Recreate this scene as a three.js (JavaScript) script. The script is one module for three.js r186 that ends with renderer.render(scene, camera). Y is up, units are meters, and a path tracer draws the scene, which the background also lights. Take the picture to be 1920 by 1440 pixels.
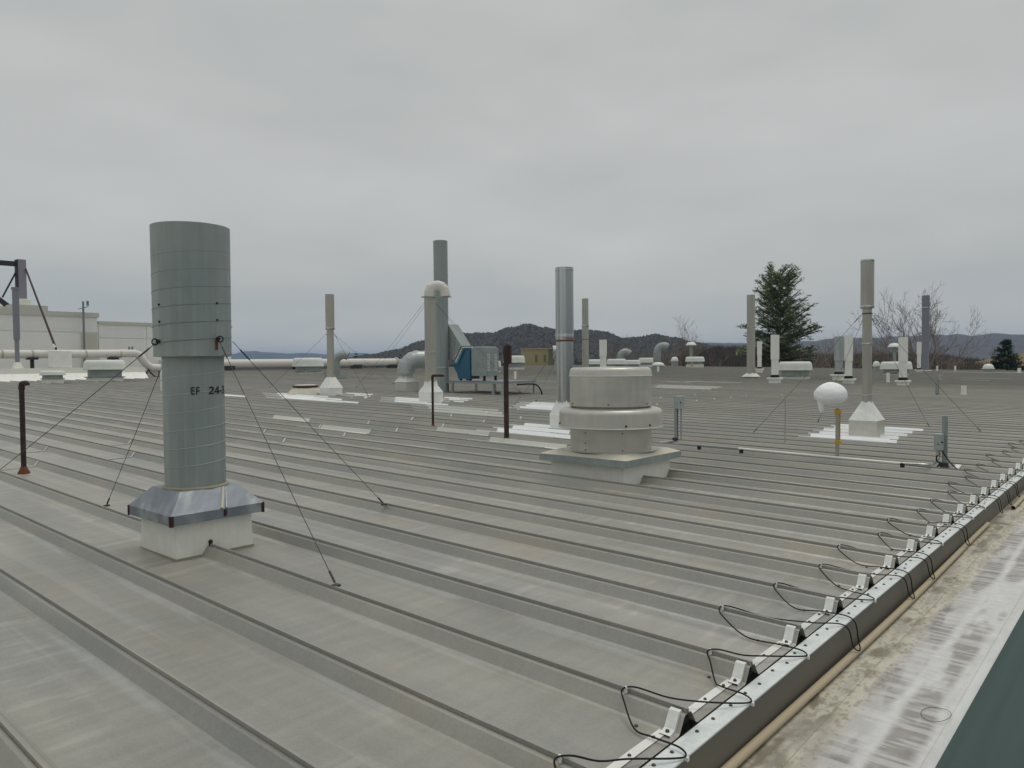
import * as THREE from 'three';
import { mergeGeometries } from 'three/addons/utils/BufferGeometryUtils.js';
import { RoundedBoxGeometry } from 'three/addons/geometries/RoundedBoxGeometry.js';

// ------------------------------------------------------------------ camera, sky, sun, exposure
// World: x = along the eave (u), y = up, z = -v where v runs up the roof slope. The pan of the metal roof is y = SLOPE * v.
const F = 1400, YAW = 0.71963, PITCH = 0.028723, ROLL = -0.00917, SLOPE = 0.016, EYE = 1.48654;
const SEAM = 0.61, U0 = 1.35068, EAVE = 1.412, RIDGE = 62, ROOF_END = 88;
const scene = new THREE.Scene();
const camera = new THREE.PerspectiveCamera(2 * Math.atan(720 / F) * 180 / Math.PI, 4 / 3, 0.05, 20000);
camera.position.set(0, EYE, 0);
camera.rotation.order = 'YXZ';
camera.rotation.set(-PITCH, -(Math.PI / 2 - YAW), ROLL);

const renderer = new THREE.WebGLRenderer({ antialias: true });
renderer.toneMapping = THREE.LinearToneMapping;
renderer.toneMappingExposure = 1.0;
renderer.shadowMap.enabled = true;

function mulberry(a) { return () => { a |= 0; a = a + 0x6D2B79F5 | 0; let t = Math.imul(a ^ a >>> 15, 1 | a); t = t + Math.imul(t ^ t >>> 7, 61 | t) ^ t; return ((t ^ t >>> 14) >>> 0) / 4294967296; }; }
const rnd = mulberry(20240117);
const rr = (a, b) => a + (b - a) * rnd();
function hash3(x, y, z) { let h = Math.imul(x, 374761393) ^ Math.imul(y, 668265263) ^ Math.imul(z, 2147483647 ^ 0x5bd1e995); h = Math.imul(h ^ h >>> 13, 1274126177); return ((h ^ h >>> 16) >>> 0) / 4294967296; }
function vnoise(x, y, z = 0, px = 0, py = 0) {         // value noise, optional period in x and y
  const xi = Math.floor(x), yi = Math.floor(y), zi = Math.floor(z), fx = x - xi, fy = y - yi, fz = z - zi;
  const s = t => t * t * (3 - 2 * t), wx = s(fx), wy = s(fy), wz = s(fz);
  const mx = a => px ? ((a % px) + px) % px : a, my = a => py ? ((a % py) + py) % py : a;
  const g = (a, b, c) => hash3(mx(xi + a), my(yi + b), zi + c);
  const l = (a, b, t) => a + (b - a) * t;
  return l(l(l(g(0, 0, 0), g(1, 0, 0), wx), l(g(0, 1, 0), g(1, 1, 0), wx), wy), l(l(g(0, 0, 1), g(1, 0, 1), wx), l(g(0, 1, 1), g(1, 1, 1), wx), wy), wz);
}
function fbm(x, y, z, oct, px = 0, py = 0) { let s = 0, a = 0.5, n = 0; for (let i = 0; i < oct; i++) { s += a * vnoise(x, y, z + i * 17, px, py); n += a; x *= 2; y *= 2; z *= 2; px *= 2; py *= 2; a *= 0.5; } return s / n; }
const clamp = (x, a = 0, b = 1) => Math.min(b, Math.max(a, x));
const smooth = (a, b, x) => { const t = clamp((x - a) / (b - a)); return t * t * (3 - 2 * t); };

{ // overcast sky: layered stratus, brighter towards the zenith
  const W = 1024, H = 512, data = new Float32Array(W * H * 4);
  const stops = [[-90, .30], [-4, .36], [0, .50], [2.5, .50], [4.5, .462], [6.5, .47], [9, .515], [13, .525], [20, .505], [28, .51], [45, .62], [70, .80], [90, .86]];
  for (let j = 0; j < H; j++) for (let i = 0; i < W; i++) {
    const ph = ((i + .5) / W) * 2 * Math.PI - Math.PI, el = ((j + .5) / H - .5) * Math.PI;
    const x = Math.cos(el) * Math.cos(ph), y = Math.sin(el), z = Math.cos(el) * Math.sin(ph);
    const wob = (fbm(x * 2.2 + 5, y * 7, z * 2.2, 4) - .5) * 7;
    const e = el * 180 / Math.PI + (el > 0 ? wob * smooth(0, 6, el * 57.3) : 0);
    let k = 0; while (k < stops.length - 2 && stops[k + 1][0] < e) k++;
    const t = clamp((e - stops[k][0]) / (stops[k + 1][0] - stops[k][0])); let L = stops[k][1] + (stops[k + 1][1] - stops[k][1]) * t;
    const c1 = fbm(x * 3.5, y * 13 + 3, z * 3.5 + 9, 5) - .5, c2 = fbm(x * 11 + 7, y * 34, z * 11, 4) - .5;
    L *= 1 + c1 * .22 + c2 * .09;
    const cool = clamp((.50 - L) * 4, 0, .4);         // thicker cloud is a little bluer
    const o = (j * W + i) * 4;
    data[o] = L * (0.985 - cool * .20); data[o + 1] = L * (1.012 - cool * .02); data[o + 2] = L * (0.995 + cool * .07); data[o + 3] = 1;
  }
  const tex = new THREE.DataTexture(data, W, H, THREE.RGBAFormat, THREE.FloatType);
  tex.mapping = THREE.EquirectangularReflectionMapping; tex.magFilter = THREE.LinearFilter; tex.minFilter = THREE.LinearFilter; tex.needsUpdate = true;
  scene.background = tex; scene.environment = tex;
}
const sun = new THREE.DirectionalLight(0xfff6ea, 0.9);
sun.position.set(60, 140, -15); sun.target.position.set(20, 0, -20);
sun.castShadow = true; sun.shadow.radius = 45; sun.shadow.mapSize.set(2048, 2048);
Object.assign(sun.shadow.camera, { left: -120, right: 120, top: 120, bottom: -120, near: 1, far: 400 });
scene.add(sun, sun.target);
scene.fog = new THREE.FogExp2(0x93b4da, 0.0001);

// ------------------------------------------------------------------ pixel -> place (photo pixels 1920 x 1440)
const cy = Math.cos(YAW), sy = Math.sin(YAW), cp = Math.cos(PITCH), sp = Math.sin(PITCH), cr = Math.cos(ROLL), sr = Math.sin(ROLL);
function ray(px, py) {
  let a = (px - 960) / F, b = (720 - py) / F;
  [a, b] = [a * cr - b * sr, a * sr + b * cr];
  const fw = cp + b * sp, up = -sp + b * cp;
  return { u: fw * cy + a * sy, v: fw * sy - a * cy, w: up };
}
const depthOf = (u, v) => u * cy + v * sy;
function at(px, py, h = 0) { const r = ray(px, py), t = -(EYE - h) / (r.w - SLOPE * r.v); return { u: r.u * t, v: r.v * t, d: depthOf(r.u * t, r.v * t), m: depthOf(r.u * t, r.v * t) / F, x: px }; }   // on the roof, h above the pan
function atU(px, py, u) { const r = ray(px, py), t = u / r.u; return { u, v: r.v * t, d: depthOf(u, r.v * t), m: depthOf(u, r.v * t) / F, x: px, h: EYE + r.w * t - SLOPE * r.v * t }; }   // on the plane u = const
function atV(px, py, v) { const r = ray(px, py), t = v / r.v; return { u: r.u * t, v, d: depthOf(r.u * t, v), m: depthOf(r.u * t, v) / F, x: px, h: EYE + r.w * t - SLOPE * v }; }
function lvl(px, py, y) { const r = ray(px, py), t = (y - EYE) / r.w; return { u: r.u * t, v: r.v * t }; }
function far(px, py, dist) { const r = ray(px, py), n = Math.hypot(r.u, r.v), t = dist / n; return new THREE.Vector3(r.u * t, EYE + r.w * t, -r.v * t); }
const hAt = (p, py) => { const r = ray(p.x, py), t = p.d / depthOf(r.u, r.v); return EYE + r.w * t - SLOPE * p.v; };   // height above the pan of image row py at place p
const P = (u, v, h = 0) => new THREE.Vector3(u, SLOPE * v + h, -v);
const sideOf = (p, wpx) => { const a = Math.atan2(p.v, p.u); return wpx * p.m / (Math.abs(Math.sin(a)) + Math.abs(Math.cos(a))); };   // side of an axis-aligned square that spans wpx

// ------------------------------------------------------------------ helpers for things and parts
const taken = {};
function numbered(n) { const k = taken[n] = (taken[n] ?? -1) + 1; return k ? `${n}_${String(k).padStart(3, '0')}` : n; }
function tag(o, label, category, group, kind) { if (label) o.userData.label = label; if (category) o.userData.category = category; if (group) o.userData.group = group; if (kind) o.userData.kind = kind; return o; }
function thing(name, label, category, pos = new THREE.Vector3(), group) { const g = new THREE.Group(); g.name = numbered(name); g.position.copy(pos); scene.add(g); return tag(g, label, category, group); }
function part(name, geos, mat, parent) { const g = Array.isArray(geos) ? (geos.length > 1 ? mergeGeometries(geos.map(x => x.index ? x.toNonIndexed() : x)) : geos[0]) : geos; const m = new THREE.Mesh(g, mat); m.name = name; m.castShadow = m.receiveShadow = true; parent.add(m); return m; }
function struct(name, geos, mat) { const m = part(numbered(name), geos, mat, scene); m.userData.kind = 'structure'; return m; }
const T = (g, x, y, z) => g.translate(x, y, z);
const box = (x0, x1, y0, y1, z0, z1) => T(new THREE.BoxGeometry(x1 - x0, y1 - y0, z1 - z0), (x0 + x1) / 2, (y0 + y1) / 2, (z0 + z1) / 2);
const rbox = (w, h, d, x, y, z, r = .006) => T(new RoundedBoxGeometry(w, h, d, 2, Math.min(r, w / 2.2, h / 2.2, d / 2.2)), x, y, z);
const cyl = (r0, r1, y0, y1, seg = 32, open = false) => T(new THREE.CylinderGeometry(r1, r0, y1 - y0, seg, 1, open), 0, (y0 + y1) / 2, 0);
function pipeWall(r0, r1, y0, y1, seg = 40, t = .012) { return new THREE.LatheGeometry([[r0 - t, y0], [r0, y0], [r1, y1], [r1 - t, y1], [r0 - t, y0]].map(a => new THREE.Vector2(...a)), seg); }   // open tube with wall thickness
function lathe(pts, seg = 40) { return new THREE.LatheGeometry(pts.map(a => new THREE.Vector2(...a)), seg); }
const flat = g => { const n = g.index ? g.toNonIndexed() : g; n.computeVertexNormals(); return n; };
function frustum(w0, w1, y0, y1, d0 = w0, d1 = w1) {   // square frustum with flat faces
  const a = w0 / 2, b = w1 / 2, c = d0 / 2, d = d1 / 2;
  const p = [[-a, y0, c], [a, y0, c], [a, y0, -c], [-a, y0, -c], [-b, y1, d], [b, y1, d], [b, y1, -d], [-b, y1, -d]];
  const f = [[0, 1, 5, 4], [1, 2, 6, 5], [2, 3, 7, 6], [3, 0, 4, 7], [4, 5, 6, 7], [3, 2, 1, 0]], pos = [], uv = [];
  for (const q of f) for (const k of [0, 1, 2, 0, 2, 3]) { pos.push(...p[q[k]]); uv.push(p[q[k]][0] + p[q[k]][2], p[q[k]][1]); }
  const g = new THREE.BufferGeometry(); g.setAttribute('position', new THREE.Float32BufferAttribute(pos, 3)); g.setAttribute('uv', new THREE.Float32BufferAttribute(uv, 2)); g.computeVertexNormals(); return g;
}
function tube(pts, r, seg = 40, rad = 8, closed = false, tension = .5) { return new THREE.TubeGeometry(new THREE.CatmullRomCurve3(pts, closed, 'catmullrom', tension), seg, r, rad, closed); }
function bar(a, b, r, rad = 6) { const d = new THREE.Vector3().subVectors(b, a), g = new THREE.CylinderGeometry(r, r, d.length(), rad); g.applyQuaternion(new THREE.Quaternion().setFromUnitVectors(new THREE.Vector3(0, 1, 0), d.clone().normalize())); const m = a.clone().add(b).multiplyScalar(.5); return T(g, m.x, m.y, m.z); }
function extrudeUV(pts, u0, u1) {   // outline in (v, h), extruded along u, world-local axes
  const s = new THREE.Shape(pts.map(p => new THREE.Vector2(-p[0], p[1]))), g = new THREE.ExtrudeGeometry(s, { depth: u1 - u0, bevelEnabled: false });
  // shape x = -v = z ; extrude axis -> x
  g.applyMatrix4(new THREE.Matrix4().set(0, 0, 1, u0, 0, 1, 0, 0, 1, 0, 0, 0, 0, 0, 0, 1));
  const ix = g.toNonIndexed ? (g.index ? g.toNonIndexed() : g) : g, pa = ix.attributes.position;   // the swap mirrors: turn the faces round
  for (let i = 0; i < pa.count; i += 3) for (let k = 0; k < 3; k++) { const a = pa.array[(i + 1) * 3 + k]; pa.array[(i + 1) * 3 + k] = pa.array[(i + 2) * 3 + k]; pa.array[(i + 2) * 3 + k] = a; }
  ix.computeVertexNormals(); return ix;
}

// ------------------------------------------------------------------ textures and materials
function canvasTex(w, h, fn, rx = 1, ry = 1, srgb = true) {   // fn(x,y) -> [r,g,b] 0..255
  const d = new Uint8Array(w * h * 4);
  for (let y = 0; y < h; y++) for (let x = 0; x < w; x++) { const c = fn(x, y), o = (y * w + x) * 4; d[o] = clamp(c[0], 0, 255); d[o + 1] = clamp(c[1], 0, 255); d[o + 2] = clamp(c[2], 0, 255); d[o + 3] = 255; }
  const t = new THREE.DataTexture(d, w, h, THREE.RGBAFormat); t.wrapS = t.wrapT = THREE.RepeatWrapping; t.magFilter = THREE.LinearFilter; t.minFilter = THREE.LinearMipmapLinearFilter; t.generateMipmaps = true; t.repeat.set(rx, ry);
  if (srgb) t.colorSpace = THREE.SRGBColorSpace; t.needsUpdate = true; return t;
}
const std = (color, roughness = .6, metalness = 0, extra = {}) => new THREE.MeshStandardMaterial({ color, roughness, metalness, side: THREE.DoubleSide, ...extra });
// weathered roof sheet: texture covers 4.88 m across (eight panels) x 16 m along the slope
const roofTex = canvasTex(1024, 2048, (x, y) => {
  const X = x / 1024, Y = y / 2048, f = (x % 128) / 128 * .61;
  const pan = smooth(.07, .09, f) * (1 - smooth(.53, .545, f));
  const blot = fbm(X * 16, Y * 20, 1, 4, 16, 20) - .5, big = fbm(X * 8, Y * 3, 40, 3, 8, 3) - .5;
  const run = fbm(X * 110, Y * 4, 7, 3, 110, 4) - .5, cross = fbm(X * 20, Y * 380, 21, 2, 20, 380) - .5, grain = hash3(x, y, 3) - .5;
  const scuff = smooth(.60, .70, fbm(X * 14, Y * 260, 121, 2, 14, 260)) * smooth(.5, .6, fbm(X * 10, Y * 16, 131, 3, 10, 16));   // fine scratches across the pan
  const edge = smooth(.46, .50, f) * (1 - smooth(.528, .545, f)) * smooth(.36, .62, fbm(X * 60, Y * 24, 141, 4, 60, 24));        // dried pale silt along the foot of the rib
  const dry = smooth(.60, .72, fbm(X * 50, Y * 7, 77, 4, 50, 7));
  const rust = smooth(.60, .78, fbm(X * 12, Y * 30, 90, 4, 12, 30));
  const L = 160 + blot * 20 + big * 12 + run * 9 + cross * (4 + 8 * pan) + grain * 9 + dry * 8 + scuff * 10 * pan + edge * 15;
  const warm = blot * 9 + big * 5;
  return [L + warm * .5 + rust * 4 - edge * 2, L - .5 + rust * .5, L - 5 - warm * .7 - rust * 4 + edge * 3];
});
const roofBump = canvasTex(512, 512, (x, y) => { const v = 128 + (fbm(x / 512 * 3, y / 512 * 40, 3, 3, 3, 40) - .5) * 120 + (fbm(x / 512 * 6, y / 512 * 9, 8, 3, 6, 9) - .5) * 110; return [v, v, v]; }, 1, 1, false);
const roofMat = std(0xffffff, .46, .35, { map: roofTex, bumpMap: roofBump, bumpScale: .0025 });
roofMat.color.setRGB(1.0, 1.0, 1.0);
const roofMats = [0, 1, 2, 3].map(i => { const m = roofMat.clone(); m.color.setRGB(.955 - i * .022, .945 - i * .02, .925 - i * .024); return m; });
function metalTex(w, h, base, amp, seed, warm = 0) { return canvasTex(w, h, (x, y) => { const X = x / w, Y = y / h, n = fbm(X * 16, Y * 16, seed, 4, 16, 16) - .5, st = fbm(X * 60, Y * 3, seed + 5, 3, 60, 3) - .5, bl = fbm(X * 4, Y * 5, seed + 9, 3, 4, 5) - .5, gr = hash3(x, y, seed) - .5, L = 1 + (n * .5 + st * .4 + bl * .7 + gr * .12) * amp; return [base[0] * L + bl * warm, base[1] * L, base[2] * L - bl * warm]; }); }
const galvTex = metalTex(512, 512, [166, 173, 173], .22, 11, 5), alumTex = metalTex(512, 512, [196, 195, 190], .16, 31, 6), whiteTex = metalTex(512, 512, [226, 227, 222], .09, 51, 4), silverTex = metalTex(512, 512, [234, 236, 236], .16, 71, 4);
const M = {
  galv: std(0xffffff, .42, .45, { map: galvTex }),
  galvDull: std(0xdde2e0, .55, .2, { map: galvTex }),
  steel: std(0xf6f8f6, .22, .9, { map: (() => canvasTex(512, 64, (x, y) => { const X = x / 512, n = fbm(X * 24, y / 64 * 1, 5, 4, 24, 1) - .5, g = hash3(x, y, 8) - .5, L = 184 + n * 70 + g * 8; return [L - 2, L + 1, L]; }))() }),  // vertical reflection streaks painted into the colour map
  alum: std(0xdfddd6, .4, .55, { map: alumTex }), fan: std(0xfbfaf5, .38, .55, { map: alumTex }),
  cream: std(0xfdfcf6, .6, 0, { map: whiteTex }),
  white: std(0xffffff, .5, 0, { map: whiteTex }),
  hoodWhite: std(0xf2f6f5, .45, 0, { map: whiteTex }),
  patch: std(0xffffff, .55, 0, { map: silverTex }),
  oldPatch: std(0xd4d4cc, .6, 0, { map: silverTex }),
  strap: std(0xf4f4ee, .45, .15, { map: silverTex }),
  trim: std(0xe6eaea, .5, .05, { map: (() => { const t = silverTex.clone(); t.repeat.set(9, .35); t.needsUpdate = true; return t; })() }),
  fascia: std(0x6a675c, .7),
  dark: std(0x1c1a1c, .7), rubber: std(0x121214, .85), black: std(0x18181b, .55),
  screw: std(0x4a4c4e, .5, .5), wire: std(0x44474a, .5, .4), rust: std(0x6b3a24, .85), rustDark: std(0x3a2420, .85),
  yellow: std(0xc9a02a, .6), tan: std(0xb49a78, .7), tanBuilding: std(0x9d9474, .85), greyWall: std(0x70705c, .85),
  teal: std(0x3f7f90, .5), blue: std(0x2c5f78, .5), seal: std(0x97907c, .8), caulk: std(0xc4c0b0, .8),
  wall: std(0xe0ded2, .85), wallTrim: std(0xc2c1b9, .8), wallPatch: std(0xc2c0b2, .85), slate: std(0x80838e, .6, .2), steelBeam: std(0x8d8a96, .7), darkBeam: std(0x33333d, .7), snow: std(0xf0f1f2, .75),
  pvcTan: std(0xb0a288, .65), creamPipe: std(0xd3d1ca, .6), creamDirty: std(0xb6b0a2, .75)
};
const pipeTex = canvasTex(256, 256, (x, y) => { const n = fbm(x / 256 * 10, y / 256 * 30, 4, 4, 10, 30), k = smooth(.50, .66, n); return [50 + k * 26, 41 + k * 8, 43 - k * 5]; });
M.ironPipe = std(0xffffff, .75, .1, { map: pipeTex });
const galvStain = canvasTex(512, 512, (x, y) => { const X = x / 512, Y = y / 512, n = fbm(X * 7, Y * 7, 3, 5, 7, 7), k = smooth(.48, .80, n) * .8, s = fbm(X * 40, Y * 6, 9, 3, 40, 6) - .5; const L = 132 + (fbm(X * 24, Y * 24, 14, 3, 24, 24) - .5) * 20 + s * 7; return [(L - 8) * (1 - k) + k * 178, L * (1 - k) + k * 182, (L + 8) * (1 - k) + k * 180]; }, .9, .9);
M.hoodGalv = std(0xffffff, .38, .4, { map: galvStain });

// ------------------------------------------------------------------ THE METAL ROOF: one mesh per panel
const crest = j => (j + U0) * SEAM;
const PROF = [[-.006, .064], [-.006, .085], [.005, .085], [.005, .066], [.021, .066], [.028, .062], [.066, .006], [.080, 0], [.305, .0015], [.530, 0], [.544, .006], [.582, .062], [.589, .066], [.603, .066]];
function roofStrip(j, v0, v1, off = 0, i0 = 0, i1 = PROF.length - 1, uo = (j & 7) / 8, vo = rnd()) {
  const c = crest(j), pos = [], uv = [];
  for (let i = i0; i < i1; i++) {
    const X = k => PROF[k][0] + off * (k < 2 ? -.4 : k < 4 ? .4 : 0), [, ha] = PROF[i], [, hb] = PROF[i + 1], a = X(i), b = X(i + 1);
    const q = [[a, ha, v0], [b, hb, v0], [b, hb, v1], [a, ha, v1]];
    for (const k of [0, 1, 2, 0, 2, 3]) { const [x, h, v] = q[k]; pos.push(c + x, SLOPE * v + h + off, -v); uv.push(x / 4.88 + uo, v / 16 + vo); }
  }
  const g = new THREE.BufferGeometry(); g.setAttribute('position', new THREE.Float32BufferAttribute(pos, 3)); g.setAttribute('uv', new THREE.Float32BufferAttribute(uv, 2)); g.computeVertexNormals(); return g;
}
const roof = new THREE.Group(); roof.name = 'metal_roof'; roof.userData = { kind: 'structure', label: 'weathered grey standing seam metal roof of the factory' }; scene.add(roof);
const J0 = -4, J1 = Math.floor(ROOF_END / SEAM - U0);
for (let j = J0; j < J1; j++) {
  const lap = (j & 1) ? 11.1 : 12.75, mat = roofMats[Math.floor(rnd() * 4)];
  part('roof_panel', roofStrip(j, EAVE, lap + .004), mat, roof);
  const up = part('roof_panel', roofStrip(j, lap, RIDGE, .003), roofMats[Math.floor(rnd() * 4)], roof);
  if (j < 40) {   // end lap: strap and screws over the joint, bent up the rib
    const g = [roofStrip(j, lap + .01, lap + .032, .006, 4, 12)];
    part('lap_strap', g, j % 3 ? roofMat : M.oldPatch, up);
    part('lap_strap_end', roofStrip(j, lap + .004, lap + .04, .009, 9, 12), M.strap, up);
  }
}
// far slope beyond the ridge and the body of the building under the roof
struct('roof_back_slope', (() => { const g = new THREE.PlaneGeometry(ROOF_END + 3, 40); g.rotateX(-Math.PI / 2); g.rotateX(-.02); return T(g, ROOF_END / 2 - 1, SLOPE * RIDGE - .38, -RIDGE - 20); })(), roofMats[2]);
struct('factory_wall', box(-40, ROOF_END - .2, -9, -.25, -RIDGE - 40, -EAVE), M.wall);
struct('roof_edge_coping', [box(ROOF_END - .2, ROOF_END + .12, .0, .1, -12, -EAVE).rotateZ(0), box(ROOF_END - .2, ROOF_END + .12, .1, .32, -RIDGE, -12)], M.galvDull);

// eave: strap with screws, rib end clips, white trim, dark fascia
{
  const strapG = [], U = [crest(J0), crest(J1)];
  const strapThing = thing('eave_strap', 'pale metal strap screwed down over the panel ends along the eave', 'metal strap', new THREE.Vector3());
  for (let j = J0; j < 60; j++) {
    part('strap_piece', roofStrip(j, EAVE + .045, EAVE + .085, .004, 7, 9), M.strap, strapThing);
    if (j < 24) for (const k of [.13, .29, .46]) part('screw', T(new THREE.SphereGeometry(.008, 8, 5, 0, 6.3, 0, 1.6), crest(j) + k + rr(-.02, .02), SLOPE * EAVE + .006, -(EAVE + .065)), M.screw, strapThing);
    if (j < 24) for (const k of [.12, .47]) part('screw', T(new THREE.SphereGeometry(.0085, 8, 5, 0, 6.3, 0, 1.6), crest(j) + k + rr(-.03, .03), SLOPE * EAVE + .003, -(EAVE + .16 + rr(-.01, .01))), M.screw, strapThing);
  }
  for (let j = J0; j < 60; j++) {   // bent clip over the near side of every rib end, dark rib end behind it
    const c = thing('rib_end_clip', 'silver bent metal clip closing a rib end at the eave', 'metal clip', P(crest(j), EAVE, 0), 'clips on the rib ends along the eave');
    const prof = [[-.105, .0], [-.078, .001], [-.064, .008], [-.026, .066], [-.008, .069]], pos = [];
    const pl = t => prof.map(([x, h]) => [x - t * .8, h + t]);
    const A = pl(.010), z0 = -.02, z1 = -.066;
    for (let i = 0; i < A.length - 1; i++) { const q = [[...A[i], z0], [...A[i + 1], z0], [...A[i + 1], z1], [...A[i], z1]]; for (const k of [0, 1, 2, 0, 2, 3]) pos.push(...q[k]); }
    for (let i = 0; i < A.length - 1; i++) for (const z of [z0, z1]) { const q = [[...A[i], z], [...A[i + 1], z], [prof[i + 1][0], prof[i + 1][1] - .004, z], [prof[i][0], prof[i][1] - .004, z]]; for (const k of [0, 1, 2, 0, 2, 3]) pos.push(...q[k]); }
    const g = new THREE.BufferGeometry(); g.setAttribute('position', new THREE.Float32BufferAttribute(pos, 3)); g.computeVertexNormals();
    g.setAttribute('uv', new THREE.Float32BufferAttribute(new Float32Array(pos.length / 3 * 2).map((_, i) => pos[Math.floor(i / 2) * 3 + (i % 2 ? 2 : 0)] * 3), 2));
    part('strap', g, M.strap, c);
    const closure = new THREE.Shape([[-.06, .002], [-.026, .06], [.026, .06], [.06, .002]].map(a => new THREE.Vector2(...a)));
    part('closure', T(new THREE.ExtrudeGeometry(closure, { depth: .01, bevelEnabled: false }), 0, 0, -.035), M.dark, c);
    if (j < 20) part('screw', T(new THREE.SphereGeometry(.009, 8, 5), -.088, .013, -.043), M.screw, c);
  }
  const trim = thing('eave_trim', 'white metal eave trim with dark screw heads above the gutter', 'roof trim', new THREE.Vector3());
  const segs = 30, len = (U[1] - U[0]) / segs;
  let uS = U[0];
  while (uS < U[1]) { const L = 3.05, e = Math.min(uS + L, U[1]), dip = rr(-.001, .001); part('trim_length', rbox(e - uS - .004, .010, .088, (uS + e) / 2, SLOPE * EAVE - .008 + dip, -(EAVE - .047), .003), M.trim, trim); uS = e; }
  for (let u = crest(J0); u < 16; u += .152) part('screw', T(new THREE.SphereGeometry(.009, 8, 5, 0, 6.3, 0, 1.6), u + rr(-.03, .03), SLOPE * EAVE - .004, -(EAVE - .04 + rr(-.012, .012))), M.screw, trim);
  part('fascia', box(U[0], U[1], -.19, SLOPE * EAVE - .014, -(EAVE - .02), -(EAVE - .085)), M.fascia, trim);
}
// gutter membrane, green walkway the photographer stands on
const memTex = canvasTex(2048, 512, (x, y) => {   // x: u 0..12 m, y: v .55 .. 1.45
  const u = x / 2048 * 12, v = .55 + y / 512 * .9;
  const wob = (fbm(u * 1.2, v * 3, 5, 4) - .5) * .16, vv = v + wob * .5;
  const n = fbm(u * 9, v * 30, 8, 4), fine = fbm(u * 40, v * 14, 15, 3), gr = hash3(x, y, 6) - .5;
  let c = [206, 208, 208];
  const mix = (d, k) => { c = c.map((a, i) => a + (d[i] - a) * k); };
  const band = (a, b, s = .02) => smooth(a - s, a + s, vv) * (1 - smooth(b - s, b + s, vv));
  mix([184, 179, 162], smooth(1.0, 1.13, vv) * .85);                                        // yellowed strip by the pipe
  const dirt = smooth(.36, .58, fbm(u * 2.2, v * 9, 31, 4)), scr = smooth(.34, .60, fbm(u * 42, v * 5, 55, 4));
  mix([126, 123, 120], band(.95, 1.08, .025) * (.3 + .7 * dirt) * (.35 + .65 * scr) * .95);
  mix([134, 131, 126], band(.77, .90, .02) * smooth(.40, .56, fbm(u * 1.6 + 9, v * 6, 61, 4)) * (.35 + .65 * scr) * .95);
  mix([176, 172, 168], band(.72, 1.06) * fine * .5);
  mix([104, 99, 82], smooth(.46, .72, fbm(u * 6, v * 14, 71, 5)) * smooth(1.08, 1.2, v) * .7);   // moss patches near the fascia
  mix([112, 104, 84], smooth(1.24, 1.34, vv) * (.45 + .4 * n));
  mix([104, 98, 82], smooth(.50, .75, fbm(u * 34, v * 50, 83, 4)) * smooth(1.02, 1.1, v) * .4);
  mix([150, 146, 138], smooth(.45, .7, fbm(u * 3, v * 20, 95, 4)) * smooth(1.02, 1.12, v) * .5);
  const line = Math.abs(v - 1.158 - .004 * Math.sin(u * 2)) < .003 ? .4 : 0; mix([120, 112, 92], line);
  const line2 = Math.abs(v - .735 - .004 * Math.sin(u * 1.3)) < .003 ? .28 : 0; mix([150, 148, 142], line2);
  return c.map(a => a + gr * 10 + (n - .5) * 16);
});
const memMat = std(0xffffff, .8, 0, { map: memTex });
{
  const g = new THREE.PlaneGeometry(ROOF_END + 6, 1.5, 1, 1); g.rotateX(-Math.PI / 2); T(g, ROOF_END / 2, -.172, -.75);
  const pa = g.attributes.position, uv = []; for (let i = 0; i < pa.count; i++) uv.push(pa.getX(i) / 12, (-pa.getZ(i) - .55) / .9);
  g.setAttribute('uv', new THREE.Float32BufferAttribute(uv, 2));
  struct('gutter_membrane', g, memMat);
  const gt = canvasTex(256, 256, (x, y) => { const n = fbm(x / 256 * 8, y / 256 * 8, 2, 4, 8, 8) - .5, r = hash3(x, y, 2) - .5; return [50 + n * 9 + r * 7, 70 + n * 9 + r * 7, 68 + n * 9 + r * 7]; }, .5, .5);
  struct('green_walkway', rbox(ROOF_END + 6, .04, 2.67, ROOF_END / 2, -.15, .665, .004), std(0xffffff, .8, 0, { map: gt }));
  struct('lower_roof', box(-3, ROOF_END + 3, -9, -.19, -EAVE, 3), M.wall);
  // beige pipe lying along the gutter, in three lengths
  const gp = thing('gutter_pipe', 'beige plastic pipe lying in the gutter along the fascia', 'pipe', new THREE.Vector3());
  const pts = []; for (let u = -1; u <= 8.9; u += .6) pts.push(new THREE.Vector3(u, -.148, -(1.295 + .012 * Math.sin(u * .9))));
  part('pipe_length', tube(pts, .0205, 80, 10), M.pvcTan, gp);
  part('pipe_length', tube([new THREE.Vector3(9.7, -.148, -1.24), new THREE.Vector3(14, -.148, -1.26), new THREE.Vector3(20, -.148, -1.25)], .0205, 30, 10), M.pvcTan, gp);
  { const c0 = lvl(1885, 930, -.16), pts2 = [], q = mulberry(5); for (let k = 0; k < 26; k++) { const a = k * .9; pts2.push(new THREE.Vector3(c0.u + (k - 13) * .05 + .1 * Math.cos(a), -.155 + .03 * q(), -(c0.v + .07 * Math.sin(a)))); } tag(part('cable_tangle', tube(pts2, .008, 160, 6), M.rubber, scene), 'tangle of black cable in the gutter at the gap between the beige pipes', 'cable'); }
  // hoop of thin wire on the membrane
  const cc = lvl(1755, 1340, -.165), hoop = []; for (let k = 0; k < 14; k++) { const a = k / 14 * 6.283; hoop.push(new THREE.Vector3(cc.u + .085 * Math.cos(a), -.166 + .012 * Math.max(0, Math.sin(a * 1)), -cc.v + .06 * Math.sin(a))); }
  tag(part('wire_hoop', tube(hoop, .0012, 60, 5, true), M.wire, scene), 'thin wire hoop lying on the stained white membrane', 'wire');
}
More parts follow.
